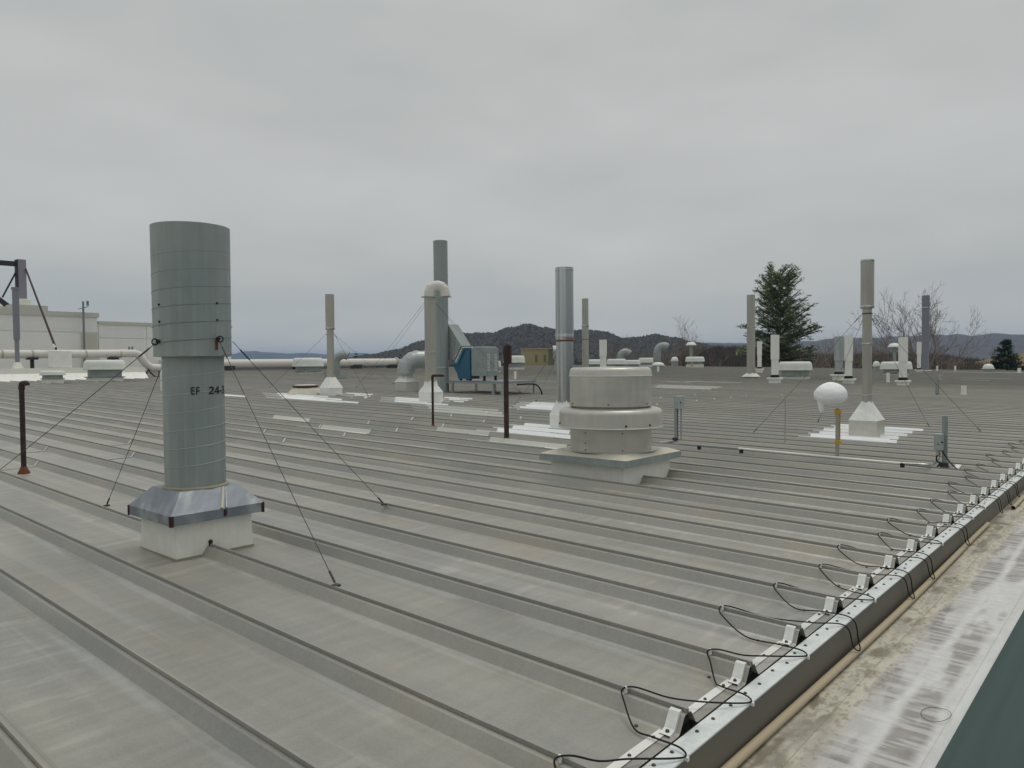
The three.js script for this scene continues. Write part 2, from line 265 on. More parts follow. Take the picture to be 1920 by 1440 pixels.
// heating cable zigzagging over the eave
{
  const cab = thing('heating_cable', 'black heating cable zigzagging between the ribs and the eave edge', 'cable', new THREE.Vector3());
  const q = mulberry(77), R = (a, b) => a + (b - a) * q();
  let prev = null; const J = [];
  for (let j = 0; j < 34; j++) {
    const tv = EAVE + (j < 8 ? [.2, .2, .15, .27, .19, .42, .36, .3][j] : R(.25, .5)), deep = j > 3 && q() > .45;
    J.push({ t: [crest(j) - .03, tv], b: [crest(j) + R(.26, .40), EAVE - .09, deep] });
  }
  const e = [];
  for (let j = 0; j < J.length - 1; j++) {
    const { t, b } = J[j], n = J[j + 1].t, L = t[1] - EAVE;
    e.push(P(t[0] - .045, t[1] - .02, .06), P(t[0] - .01, t[1] + .012, .09), P(t[0] + .045, t[1] - .02, .09));
    e.push(P(t[0] + .12 + R(-.02, .02), EAVE + L * .5, .055), P(t[0] * .35 + b[0] * .65, EAVE + .03, .03));
    if (b[2]) e.push(P(b[0] + .02, EAVE - .098, .0), P(b[0] + .06, EAVE - .13, -.12), P(b[0] + .11, EAVE - .15, -.15), P(b[0] + .15, EAVE - .13, -.11), P(b[0] + .15, EAVE - .096, .004));
    else e.push(P(b[0], EAVE - .07, .012), P(b[0] + .06, EAVE - .093, .006), P(b[0] + .085, EAVE - .05, .014));
    const g0 = b[2] ? b[0] + .12 : b[0] + .06;
    e.push(P(g0 * .75 + n[0] * .25 - .02, EAVE + .06, .016), P(n[0] - .13, EAVE + (n[1] - EAVE) * .55, .014));
    if (j < 14) { part('cable_clip', rbox(.012, .03, .012, ...P(t[0] + .012, t[1] + .008, .082).toArray(), .003), M.strap, cab); if (!b[2]) part('cable_clip', rbox(.014, .018, .014, ...P(b[0] + .06, EAVE - .098, -.004).toArray(), .003), M.strap, cab); }
  }
  part('cable_run', tube(e, .0038, e.length * 9, 6), M.rubber, cab);
}

// ------------------------------------------------------------------ generic roof equipment builders
function guy(parent, a, b, r = .003, mat = M.wire) {   // guy wire with turnbuckle and roof anchor
  const o = parent.position, A = a.clone().sub(o), B = b.clone().sub(o), m = A.clone().lerp(B, .5); m.y -= A.distanceTo(B) * .004;
  const w = part('guy_wire', tube([A, m, B], r, 12, 5), mat, parent);
  const d = B.clone().sub(A).normalize(), k = Math.max(1, r / .003);
  part('turnbuckle', bar(A.clone().addScaledVector(d, .09 * k), A.clone().addScaledVector(d, .2 * k), r * 2.2), M.wire, w);
  part('anchor', [bar(B.clone().addScaledVector(d, -.10 * k), B.clone().addScaledVector(d, -.02), r * 2.6), rbox(.05 * k, .016, .04 * k, B.x, B.y - .004, B.z)], M.wire, w);
}
function patchRow(parent, pl, pr, mat = M.patch, i0 = 0, i1 = 13) {   // white sealing strip traced between two pixels on one panel, following its ribs
  const a = at(...pl, .03), b = at(...pr, .03), j = Math.round((a.u + b.u) / 2 / SEAM - U0 - .5);
  const v0 = Math.min(a.v, b.v), v1 = Math.max(a.v, b.v);
  const g = roofStrip(j, v0, v1, .0055, i0, i1); g.translate(-parent.position.x, -parent.position.y, -parent.position.z); part('coating_strip', g, mat, parent);
}
let patchLift = .0055;
function patches(label, rows, mat, group) {   // rows: [near left x, y, near right x, y, far left x, y, far right x, y] in photo pixels; one strip per panel between them
  const g = thing('roof_coating_patch', label, 'roof patch', new THREE.Vector3(), group), q = mulberry(label.length * 7 + rows.length);
  for (const r of rows) {
    patchLift += .0004; const a = at(r[0], r[1], .04), b = at(r[2], r[3], .04), c = r.length > 4 ? at(r[4], r[5], .04) : a, d = r.length > 4 ? at(r[6], r[7], .04) : b;
    const jn = Math.floor((a.u + b.u) / 2 / SEAM - U0), jf = Math.max(jn, Math.floor((c.u + d.u) / 2 / SEAM - U0));
    for (let j = jn; j <= jf; j++) { const t = jf > jn ? (j - jn) / (jf - jn) : 0, v1 = a.v + (c.v - a.v) * t, v0 = b.v + (d.v - b.v) * t, w = Math.abs(v1 - v0) * .08; part('coating_strip', roofStrip(j, v0 - w * q(), v1 + w * q(), patchLift + (j & 1) * .0002), mat, g); }
  }
  return g;
}
// stack: rows of the photo give heights, widths in photo pixels give radii at that place
function stack(name, label, base, o, group) {
  const p = o.place ?? at(...base), g = thing(name, label, o.cat ?? 'exhaust stack', P(p.u, p.v), group), H = y => hAt(p, y), R = w => w * p.m / 2;
  if (o.curb) { const [w, yt] = o.curb, s = sideOf(p, w); part('curb', frustum(s, s, -.05, H(yt)), o.curbMat ?? M.white, g); p.side = s; }
  for (const [w0, y0, w1, y1, mat] of o.hoods ?? []) { const h = part('hood', frustum(sideOf(p, w0), sideOf(p, w1), H(y0) - .002, H(y1)), mat ?? M.white, g); }
  for (const [w0, y0, y1, mat, w1] of o.ducts ?? []) part('duct', pipeWall(R(w0), R(w1 ?? w0), H(y0), H(y1), 36), mat ?? M.alum, g);
  for (const [w, y0, y1, mat] of o.bands ?? []) part('band', pipeWall(R(w), R(w), H(y0), H(y1), 36, .02), mat ?? M.steel, g);
  for (const [y, x, yy, hh] of o.guys ?? []) { const b = at(x, yy, .07), top = P(p.u, p.v, H(y)), d = new THREE.Vector3(b.u - p.u, 0, -(b.v - p.v)).normalize(); guy(g, top.addScaledVector(d, R(o.ducts[0][0]) + .005), P(b.u, b.v, .075), o.wire ?? .004, M.wire); }
  if (o.post) o.post(g, p, H, R);
  return g;
}
// spun mushroom ventilator: rounded hood over a recessed throat on a square curb
function mushroom(label, x, w, yTop, yLip, yThroat, yBase, o = {}) {
  const p = o.place ?? at(x, yBase), g = thing('roof_ventilator', label, 'roof ventilator', P(p.u, p.v), o.group), R = w * p.m / 2, H = y => Math.max(.01, hAt(p, y));
  const t = H(yTop), l = H(yLip), th = Math.min(H(yThroat), l - .02), hh = t - l, pts = [[.001, t]];
  for (let k = 0; k <= 6; k++) { const a = k / 6 * Math.PI / 2; pts.push([R * (.80 + .16 * Math.sin(a)), t - hh * .6 * (1 - Math.cos(a))]); }
  pts.push([R * .985, l + .02], [R, l], [R * .96, l - .015], [R * .8, l]);
  part('hood', lathe(pts, 36), o.mat ?? M.hoodWhite, g);
  part('throat', cyl(R * .78, R * .78, th - .01, l + .03, 28), o.throat ?? M.galvDull, g);
  part('flange', frustum(R * 1.45, R * 1.45, th - .05, th), M.galvDull, g);
  part('curb', frustum(R * 1.32, R * 1.32, -.06, th - .05), o.curb ?? M.cream, g);
  return g;
}
// white round two-stage vent pipe in a rubber boot on a small curb
function whiteVent(label, x, w, yTop, yMid, yBot, yCurb, o = {}) {
  const p = o.place ?? at(x, yCurb), g = thing('vent_pipe', label, 'vent pipe', P(p.u, p.v), o.group), R = w * p.m / 2, H = y => hAt(p, y);
  part('upper_sleeve', pipeWall(R, R, H(yMid), H(yTop), 24), o.mat ?? M.white, g);
  part('lower_pipe', cyl(R * .85, R * .85, H(yBot), H(yMid) + .1, 24), o.mat ?? M.white, g);
  part('boot', cyl(R * 1.15, R * .86, H(yBot) - .08, H(yBot) + .09, 20), M.rubber, g);
  const s = R * 2.9; part('flange', rbox(s, .1, s, 0, H(yBot) - .1, 0, .02), M.cream, g);
  part('curb', frustum(s * .74, s * .74, -.06, H(yBot) - .12), M.white, g);
  return g;
}
function stub(label, x, w, yTop, yBot, mat, o = {}) { const p = o.place ?? at(x, yBot), g = thing('pipe_stub', label, 'pipe', P(p.u, p.v), o.group), R = w * p.m / 2; part('pipe', pipeWall(R, R, -.03, hAt(p, yTop), 20, R * .2), mat, g); part('flashing', lathe([[R * 2, .0], [R * 1.9, .02], [R * 1.1, .06], [R * 1.02, .12]], 20), M.strap, g); return g; }
function gooseneck(label, p, r, hStem, reach, mat, dir, o = {}) {   // bent hood on a stem, opening forwards
  const g = thing('gooseneck_vent', label, 'gooseneck vent', P(p.u, p.v), o.group), d = new THREE.Vector3(dir[0], 0, -dir[1]).normalize(), pts = [];
  pts.push(new THREE.Vector3(0, -.03, 0), new THREE.Vector3(0, hStem * .6, 0));
  const n = 7, sweep = (o.sweep ?? 130) * Math.PI / 180; for (let k = 0; k <= n; k++) { const a = k / n * sweep; pts.push(d.clone().multiplyScalar(reach * (1 - Math.cos(a)) / 2).add(new THREE.Vector3(0, hStem + reach * Math.sin(a) / 2, 0))); }
  const c = new THREE.CatmullRomCurve3(pts, false, 'catmullrom', .1);
  part('elbow', flat(new THREE.TubeGeometry(c, 14, r, 16)), mat, g);
  part('flange', cyl(r * 1.12, r * 1.12, hStem * .55, hStem * .55 + .04, 24), mat, g);
  if (o.curb) part('curb', frustum(o.curb, o.curb, -.05, .3), M.galvDull, g);
  return g;
}

// ------------------------------------------------------------------ THE BIG STACK with stencilled letters
{
  const uA = 2.405, uB = 2.99, vA = 5.30, vB = 5.92, cu = (uA + uB) / 2, cv = (vA + vB) / 2, g = thing('exhaust_stack', 'thick grey spiral duct stack stencilled EF 24 on a white curb', 'exhaust stack', P(cu, cv));
  const s = .585, RL = .218, RU = .276, hs = .262;
  part('curb', [frustum(.595, .585, -.07, .30)], M.cream, g);
  part('curb_sealant', [box(-.305, .305, -.01, .009, -.305, .305)], M.seal, g);
  part('notch_cap', [T(new THREE.SphereGeometry(.016, 10, 8), crest(3) - cu, .092, .301), box(crest(3) - cu - .012, crest(3) - cu + .012, .05, .09, .296, .304)], M.rustDark, g);
  // skirt and pyramid hood
  const sk = .72; part('skirt', frustum(sk, sk, hs, hs + .07), M.hoodGalv, g);
  const hood = part('hood', frustum(sk - .004, .46, hs + .0705, .475), M.hoodGalv, g);
  part('hood_seam', bar(new THREE.Vector3(.02, hs + .075, .36), new THREE.Vector3(.10, .47, .232), .011, 8), M.caulk, hood);
  part('hood_seam', bar(new THREE.Vector3(.055, hs + .075, .36), new THREE.Vector3(.118, .47, .232), .007, 8), M.galv, hood);
  const corner = (x, z) => part('corner_tab', [rbox(.022, .078, .006, x - Math.sign(x) * .009, hs + .034, z + .003 * Math.sign(z), .002), rbox(.006, .078, .022, x + .003 * Math.sign(x), hs + .034, z - Math.sign(z) * .009, .002)], M.rustDark, g);
  const e = sk / 2; for (const [x, z] of [[-e, e], [e, e], [-e, -e], [e, -e]]) corner(x, z);
  part('corner_tab', rbox(.024, .05, .006, .045, hs + .04, e + .004, .002), M.rustDark, g);
  part('collar_sealant', T(new THREE.TorusGeometry(RL + .004, .016, 8, 48).rotateX(Math.PI / 2).scale(1, .9, 1), 0, .478, 0), M.seal, g);
  // ducts with a helical lock seam standing proud
  part('lower_duct', pipeWall(RL, RL + .003, .44, 1.52, 64), M.galvDull, g);
  part('upper_duct', pipeWall(RU, RU + .006, 1.465, 2.445, 64, .014), M.galvDull, g);
  part('step_ring', lathe([[RL + .002, 1.50], [RU - .01, 1.482]], 48), M.galvDull, g);
  const helix = (R, y0, y1, pitch, r, ph) => { const n = Math.round((y1 - y0) / pitch * 40), pts = []; for (let k = 0; k <= n; k++) { const a = k / 40 * 2 * Math.PI, y = y0 + k / 40 * pitch; pts.push(new THREE.Vector3(R * Math.cos(-a + ph), y, R * Math.sin(-a + ph))); } return new THREE.TubeGeometry(new THREE.CatmullRomCurve3(pts), n * 2, r, 5); };
  part('spiral_seam', helix(RU + .002, 1.475, 2.42, .129, .0035, 1.2), M.slate, g);
  part('spiral_seam', helix(RL + .001, .55, 1.50, .135, .003, .6), M.galv, g);
  // brackets with bolts and the four guys
  const toCam = Math.atan2(cv, -cu), az = (dx) => { const t = Math.asin(clamp(dx, -.99, .99)); return t; };
  const onDuct = (k, y, R) => { // k: -1..1 across the duct as seen by the camera
    const D = Math.hypot(cu, cv), f = [-cu / D, cv / D], r = [f[1], -f[0]]; const a = az(k); // f toward camera (x,z)
    const rx = -f[1] * -1, rz = f[0] * -1; return new THREE.Vector3(R * (f[0] * Math.cos(a) + f[1] * Math.sin(a)), y, R * (f[1] * Math.cos(a) - f[0] * Math.sin(a)));
  };
  g.userData.note = undefined; delete g.userData.note;
  const bolts = []; for (const [k, y] of [[-.80, 1.845], [-.80, 1.72], [.61, 1.86], [.61, 1.735]]) bolts.push(T(new THREE.SphereGeometry(.009, 8, 6), ...onDuct(k, y, RU + .004).toArray()));
  part('bolt', bolts[0], M.dark, g); for (const b of bolts.slice(1)) part('bolt', b, M.dark, g);
  const aL = onDuct(-.82, 1.575, RU + .012), aR = onDuct(.60, 1.595, RU + .014), aR2 = onDuct(1, 1.58, RU + .01), aB = onDuct(-.99, 1.5, RU);
  for (const a of [aL, aR]) part('eye_bolt', [T(new THREE.SphereGeometry(.016, 10, 8), ...a.toArray()), T(new THREE.TorusGeometry(.022, .005, 6, 16), a.x * 1.08, a.y - .004, a.z * 1.08)], M.dark, g);
  part('rusty_bracket', (() => { const q = onDuct(.585, 1.55, RU + .004), b = new THREE.BoxGeometry(.02, .075, .006); b.rotateY(Math.atan2(q.x, q.z)); return T(b, ...q.toArray()); })(), M.rust, g);
  const o = g.position, W = v => v.clone().add(o);
  const A1 = at(200, 948, .08), A2 = at(630, 1098, .08), A3 = at(720, 946, .08);
  guy(g, W(aR), P(A2.u, A2.v, .085), .0028); guy(g, W(aR2), P(A3.u, A3.v, .085), .0028);
  const back = new THREE.Vector3(-.1, 1.58, -RU).normalize(); guy(g, W(new THREE.Vector3(-.05, 1.575, -RU + .02)), P(A1.u, A1.v, .085), .0028);
  const r0 = ray(0, 930), A4 = atU(0, 930, crest(0)); guy(g, W(aL), P(crest(1), 7.6, .085), .0028);
  // stencilled letters, wrapped on the duct
  const cv2 = document.createElement('canvas'); cv2.width = 1024; cv2.height = 160; const cx = cv2.getContext('2d'); cx.fillStyle = '#000'; cx.fillRect(0, 0, 1024, 160); cx.fillStyle = '#fff'; cx.font = 'bold 150px sans-serif'; cx.textBaseline = 'middle';
  const word = (t, x, w) => { cx.save(); cx.translate(x, 84); cx.scale(w / (cx.measureText(t).width || 90 * t.length), 1); cx.fillText(t, 0, 0); cx.restore(); };
  word('EF', 6, 186); word('24-3', 352, 500); cx.fillStyle = '#000'; for (const x of [30, 128, 412, 528]) cx.fillRect(x, 0, 5, 160);
  const lt = new THREE.CanvasTexture(cv2); lt.magFilter = THREE.LinearFilter;
  const D = Math.hypot(cu, cv), camA = Math.atan2(-cu, cv);   // angle for CylinderGeometry theta (x = sin, z = cos)
  const a0 = camA + Math.asin(-.13), a1 = a0 + 1.72, tg = new THREE.CylinderGeometry(RL + .006, RL + .006, .083, 40, 1, true, a0, a1 - a0);
  part('stencil_lettering', T(tg, 0, 1.21, 0), new THREE.MeshStandardMaterial({ color: 0x24262a, roughness: .8, alphaMap: lt, transparent: true }), g);
}

// ------------------------------------------------------------------ round exhaust fan on its curb
{
  const cu = 7.64, cv = 5.10, s = 1.03, g = thing('exhaust_fan', 'round spun aluminium roof exhaust fan on a cream square curb', 'exhaust fan', P(cu, cv));
  part('curb', frustum(s + .02, s, -.07, .235), M.cream, g);
  part('curb_flashing', [frustum(1.24, 1.24, .222, .30)], M.galvDull, g);
  part('base_plate', [frustum(1.235, 1.0, .3005, .345)], M.caulk, g);
  part('base_pan', cyl(.56, .50, .345, .352, 48), M.fan, g);
  const wind = part('windband', lathe([[.485, .345], [.49, .35], [.49, .60], [.486, .635], [.47, .635]], 72), M.fan, g);
  for (const k of [-.6, .28]) for (const y of [.37, .45, .57]) if (k < 0 || y !== .45) { const D = Math.hypot(cu, cv), f = [-cu / D, cv / D], a = Math.asin(k); part('rivet', T(new THREE.SphereGeometry(.008, 8, 6), .491 * (f[0] * Math.cos(a) + f[1] * Math.sin(a)), y, .491 * (f[1] * Math.cos(a) - f[0] * Math.sin(a))), M.screw, wind); }
  const ring = part('ring_hood', lathe([[.50, .625], [.60, .624], [.634, .622], [.640, .628], [.634, .634], [.626, .640], [.624, .79], [.618, .815], [.600, .836], [.575, .846], [.46, .858]], 80), M.fan, g);
  for (const k of [-.97, .28, .72]) { const D = Math.hypot(cu, cv), f = [-cu / D, cv / D], a = Math.asin(k); part('bolt', T(new THREE.SphereGeometry(.013, 8, 6), .627 * (f[0] * Math.cos(a) + f[1] * Math.sin(a)), .665, .627 * (f[1] * Math.cos(a) - f[0] * Math.sin(a))), M.dark, ring); }
  part('neck', cyl(.455, .455, .84, .90, 48), M.fan, g);
  const drum = part('motor_drum', lathe([[.47, .868], [.498, .872], [.494, .882], [.494, 1.235]], 80), M.fan, g);
  for (const k of [-.92, -.05, .86]) { const D = Math.hypot(cu, cv), f = [-cu / D, cv / D], a = Math.asin(k); part('rivet', T(new THREE.SphereGeometry(.009, 8, 6), .495 * (f[0] * Math.cos(a) + f[1] * Math.sin(a)), .905, .495 * (f[1] * Math.cos(a) - f[0] * Math.sin(a))), M.screw, drum); }
  const lid = part('lid', lathe([[.502, 1.232], [.506, 1.238], [.499, 1.243], [.494, 1.295], [.482, 1.322], [.455, 1.336], [.001, 1.345]], 80), M.fan, g);
  part('lid_rim', T(new THREE.TorusGeometry(.500, .006, 6, 80).rotateX(Math.PI / 2), 0, 1.236, 0), M.cream, lid);
}

// ------------------------------------------------------------------ stacks along the roof
stack('exhaust_stack', 'slim beige stack with a white pyramid base beside the open round curb', [621, 744], { curb: [41, 727], curbMat: M.white, hoods: [[44, 727, 17, 707]], ducts: [[13, 711, 616, M.alum], [16.5, 617, 552, M.alum]], bands: [[17.5, 618, 614]], guys: [[622, 505, 727], [622, 738, 720], [622, 690, 742]], wire: .0045 });
stack('exhaust_stack', 'bright steel stack with a rusty band beside the round fan', [1060, 806], { curb: [58, 778], hoods: [[60, 778, 32, 750]], ducts: [[32, 752, 636, M.steel], [34, 636, 502, M.steel]], bands: [[34.5, 638, 626, M.steel], [33.6, 640.5, 637.5, M.rust], [35, 508, 506, M.steel]], guys: [[640, 960, 765], [640, 1005, 752]], wire: .004 });
stack('exhaust_stack', 'slim steel stack on a silver pyramid hood behind the blob-topped post', [1625, 822], { curb: [61, 787], curbMat: M.fan, hoods: [[62, 787, 17, 752, M.strap]], ducts: [[16.5, 756, 574, M.alum], [23.5, 576, 487, M.alum]], bands: [[24.5, 578, 573, M.steel], [24, 491, 488, M.steel], [18.5, 589, 587, M.wire], [18, 646, 643, M.steel], [19, 742, 739, M.galv]], guys: [[588, 1412, 812], [588, 1838, 808], [588, 1742, 800], [588, 1534, 790]], wire: .0032 });
stack('exhaust_stack', 'tall thin beige stack standing before the pine tree', [1408, 711], { curb: [26, 706], curbMat: M.galvDull, hoods: [[34, 706, 15, 699]], ducts: [[15, 701, 553, M.alum]], bands: [[15.6, 614, 613]] });
stack('exhaust_stack', 'dark grey stack standing before the spreading bare tree', [1735, 697], { ducts: [[12, 698, 641, M.slate], [13, 641, 554, M.slate]], bands: [[13.8, 578, 576]], curb: [22, 694], curbMat: M.white });
stack('exhaust_stack', 'thin tan stack in two sections behind the bright steel stack', [1098, 700], { ducts: [[12.5, 702, 612, M.alum], [12, 610, 560, M.alum]], bands: [[13.5, 613, 609, M.steel], [13.4, 637, 636, M.rust]], curb: [18, 697] });
stack('exhaust_stack', 'dark blue pointed stack half hidden by the bright steel stack', [1051, 706], { ducts: [[9, 708, 560, M.slate], [9, 560, 545, M.slate, 3]], curb: [14, 703] });
stack('exhaust_stack', 'short rusty brown stack half hidden by the bright steel stack', [1046, 700], { ducts: [[6, 702, 615, M.rust]], curb: [10, 698] });
// tall stack with blower platform and bent-top stack in front of it
stack('exhaust_stack', 'thick white-hooded stack whose top bends over in a double elbow', [808, 757], {
  curb: [45, 735], hoods: [[47, 735, 29, 724], [28, 723.8, 20, 711]], ducts: [[20.5, 714, 556, M.alum]], bands: [[22, 661.5, 659.5, M.galv]], guys: [[558, 668, 727], [562, 690, 712], [558, 948, 722], [562, 975, 735]], wire: .004,
  post(g, p, H, R) {
    const r = R(21), d = new THREE.Vector3(cy * .15 + sy * .9, 0, (-sy * .15 + cy * .9)).normalize();   // over to the right, a little towards the camera
    const h0 = H(557), pts = []; const q = (x, y) => d.clone().multiplyScalar(x).add(new THREE.Vector3(0, h0 + y, 0));
    for (const [x, y] of [[0, -.05], [0, .12], [.03, .24], [.12, .31], [.24, .335], [.36, .30], [.44, .20], [.46, .08], [.465, .02]]) pts.push(q(x, y));
    const elbow = part('elbow', flat(new THREE.TubeGeometry(new THREE.CatmullRomCurve3(pts), 9, r * .98, 20)), M.creamPipe, g);
    const b = q(.20, .02); part('guy_plate', [cyl(r * 1.45, r * 1.45, h0 - .01, h0 + .01, 28), (() => { const k = new THREE.BoxGeometry(.9, .014, .22); k.rotateY(-Math.atan2(d.z, d.x)); return T(k, b.x, h0 + .005, b.z); })()], M.galv, g);
  }
});
patches('white sealing coat around the base of the double elbow stack', [[723, 754, 802, 762, 735, 747, 800, 752], [806, 756, 872, 754, 832, 746, 880, 749]], M.patch);
patches('white sealing coat around the slim stack and open round curb', [[520, 746, 630, 758, 510, 739, 600, 745], [640, 748, 690, 746, 646, 738, 690, 741]], M.patch);
patches('white sealing coat around the bright steel stack', [[952, 806, 1060, 822, 985, 797, 1060, 803], [962, 766, 1030, 772, 985, 757, 1045, 762]], M.patch);
patches('stepped white sealing strips around the pyramid hood stack', [[1514, 820, 1652, 834, 1592, 796, 1712, 810]], M.patch);
patches('dull white sealing coat across the panels behind the thin iron pipe', [[800, 772, 926, 781, 785, 763, 905, 772]], M.oldPatch);
patches('faded grey sealing coat spread over several panels behind the spiral duct stack', [[560, 803, 660, 812, 482, 784, 610, 786]], M.oldPatch);
patches('short white sealing strip just beyond the stencilled letters of the spiral duct', [[418, 741, 460, 744]], M.patch);
patches('rust stained white strip beside the thin iron pipe', [[818, 805, 900, 815]], M.oldPatch);
patches('white strip beside the foot of the thick rusty pipe', [[898, 827, 1030, 842]], M.oldPatch);
patches('long white patches on the roof beyond the round fan', [[1222, 728, 1330, 731, 1225, 724, 1342, 727], [1238, 717, 1290, 718], [1296, 716, 1380, 719]], M.oldPatch);
patches('pale patches on the roof before the far right edge', [[1815, 709, 1886, 712], [1810, 713, 1850, 715]], M.oldPatch);
patches('white roof edge strips at the far right', [[1788, 697, 1918, 701]], M.patch);

{ // blower with its platform, stack and transition duct
  const c = at(829, 739);
  const st = stack('exhaust_stack', 'tallest galvanised stack behind the double elbow stack', [829, 739], { ducts: [[26.5, 744, 452, M.galvDull]], bands: [[27.5, 691, 688, M.galv], [27, 560, 558, M.galv]] });
  const g = thing('equipment_platform', 'low galvanised platform on legs carrying the blue blower', 'platform', P(19.3, 17.4));
  const hp = .53, L = 1.9, Wd = 3.05, base = SLOPE * 0;
  part('deck', box(0, L, hp - .07, hp, -Wd, 0), M.galvDull, g); part('deck_edge', box(-.004, L + .004, hp + .0005, hp + .018, -Wd - .004, .004), M.slate, g);
  for (const [x, z] of [[.05, -.45], [.05, -2.5], [L - .05, -.05], [L - .05, -2.0], [L - .05, -3.0], [.05, -.02]]) { const lg = part('leg', rbox(.08, hp, .08, x, hp / 2 - .06, z, .006), M.galv, g); part('foot', rbox(.2, .02, .2, x, -SLOPE * z + .012, z), M.galv, lg); }
  const b = thing('blower', 'blue centrifugal blower with silver louvred motor box', 'blower', P(19.5, 18.4, hp + .02));
  const o = { u: 19.5, v: 18.4 };
  const bx = part('motor_box', rbox(.72, 1.02, .70, .40, .16 + .51, -.34, .01), M.galvDull, b);
  part('box_lid', rbox(.74, .06, .5, .40, 1.2, -.34, .02), M.galv, bx);
  for (let k = 0; k < 12; k++) for (const x of [.2, .58]) part('louvre', rbox(.14, .018, .03, x, .36 + k * .052, .018, .004), M.white, bx);
  const sc = [[.74, 1.12], [1.02, 1.13], [1.06, .98], [1.34, .62], [1.66, .60], [1.42, .26], [1.36, .06], [.74, .06]];
  part('scroll_housing', extrudeUV(sc, .02, .52), M.blue, b);
  part('scroll_rim', [extrudeUV([[.98, 1.18], [1.06, 1.14], [1.40, .64], [1.33, .60]], -.04, .58)], M.teal, b);
  part('outlet_flange', [extrudeUV([[1.02, 1.20], [1.10, 1.24], [1.47, .70], [1.40, .64]], -.05, .59), extrudeUV([[1.14, 1.26], [1.18, 1.28], [1.55, .74], [1.51, .71]], -.05, .59)], M.steel, b);
  part('transition_duct', extrudeUV([[1.16, 1.28], [1.52, .74], [1.95, .80], [2.25, 1.35], [2.25, 2.10], [1.85, 2.10]], .0, .52), M.galvDull, b);
  for (const [x, z] of [[.1, -1.30], [.1, -.80], [.1, -.1], [.7, -.1], [.45, -1.3]]) part('mount', [cyl(.06, .04, 0, .10, 12).translate(x, 0, z), cyl(.04, .06, .10, .16, 12).translate(x, 0, z)], M.rubber, b);
  const hs = thing('hose', 'black hose bending down from the platform to the roof', 'hose', P(20.4, 17.4));
  part('hose_run', tube([new THREE.Vector3(-.3, .42, 0), new THREE.Vector3(.0, .44, .35), new THREE.Vector3(.1, .40, .6), new THREE.Vector3(.16, .2, .75), new THREE.Vector3(.18, .02, .78)], .03, 30, 8), M.black, hs);
}
{ // fat elbow duct behind
  const p = at(763, 737), g = thing('duct_elbow', 'fat silver elbow duct dropping onto a low pyramid hood', 'duct', P(p.u, p.v)), H = y => hAt(p, y), k = p.m;
  const s = sideOf(p, 44); part('curb', frustum(s, s, -.06, H(716.2)), M.wallTrim, g); part('hood', frustum(s * 1.06, s * .5, H(716), H(703)), M.strap, g); part('hood_top', frustum(s * .5, s * .5, H(703.2), H(699)), M.white, g);
  const right = new THREE.Vector3(sy, 0, cy), r = 17 * k, q = (x, y) => right.clone().multiplyScalar((x - 763) * k).add(new THREE.Vector3(0, H(y), 0)).addScaledVector(new THREE.Vector3(cy, 0, -sy), (x - 763) * k * .3);
  part('elbow', flat(new THREE.TubeGeometry(new THREE.CatmullRomCurve3([q(762, 700), q(762, 694), q(766, 683), q(777, 676), q(790, 675), q(832, 675)]), 12, r, 24)), M.galv, g);
  for (const [x, y, a] of [[773, 678, .9], [781, 675.5, .3]]) { const c = q(x, y), t = new THREE.TorusGeometry(r * 1.02, .02, 8, 32); t.rotateY(Math.PI / 2 + YAW - Math.PI / 2 + 1.2); part('band', T(t, ...c.toArray()), M.white, g); }
}
{ // open round curb beside the slim stack
  const p = at(573, 741), g = thing('open_curb', 'low cream round curb with a dark ring, patched around its foot', 'roof curb', P(p.u, p.v)), k = p.m, H = y => hAt(p, y);
  { const sk = lathe([[35 * k, -.02], [31 * k, .07], [27 * k, H(731)], [23.5 * k, H(728)], [21 * k, H(726)], [19 * k, H(726)]], 28), pa = sk.attributes.position; for (let i = 0; i < pa.count; i++) { const x = pa.getX(i), y = pa.getY(i), z = pa.getZ(i), n = 1 + (fbm(x * 3 + 9, y * 4, z * 3, 3) - .5) * .35 * clamp(1 - (y - .05) / H(726)); pa.setXYZ(i, x * n, y, z * n); } sk.computeVertexNormals(); part('skirt', sk, M.caulk, g); }
  part('ring', T(new THREE.TorusGeometry(21.5 * k, .035, 8, 32).rotateX(Math.PI / 2), 0, H(724.5), 0), M.rustDark, g);
  part('cover', cyl(20.5 * k, 20 * k, .1, H(721.5), 28), M.cream, g);
}
// mushroom ventilators
const nb = x => ({ place: null, ...x });
mushroom('low pale ventilator before the white parapet', 99, 43, 695, 703, 709, 720);
mushroom('large pale ventilator before the white parapet under the offset pipe', 197, 73, 675, 693, 706, 716);
mushroom('pale ventilator before the long cream pipe, beside the slim stack', 578, 58, 671, 687, 696, 702);
mushroom('wide pale ventilator between two white vent pipes', 1491, 62, 678, 694, 704, 713);
mushroom('pale ventilator behind the white vent pipe with the crossing wire', 1680, 56, 678, 692, 699, 705);
const clampU = (x, u) => { const p = atU(x, 690, u); return p; };
mushroom('pale ventilator with a thin mast behind it, on the far roof', 1303, 36, 669, 678, 682, 688, { place: clampU(1303, 80) });
mushroom('white ventilator behind the thick rusty pipe', 964, 42, 667, 680, 687, 694);
mushroom('low white ventilator next to the louvred motor box', 926, 28, 677, 688, 693, 699);
for (const [x, w, y0, y1, u] of [[1112, 42, 674, 683, 66], [1156, 38, 673, 683, 64], [1186, 30, 675, 683, 68]]) mushroom('low pale ventilator in the row behind the round fan', x, w, y0, y1, y1 + 4, 692, { place: clampU(x, u), group: 'row of low ventilators behind the round fan' });
mushroom('farther pale ventilator between the row and the bent vent', 1212, 30, 671, 680, 683, 690, { place: clampU(1212, 78) });
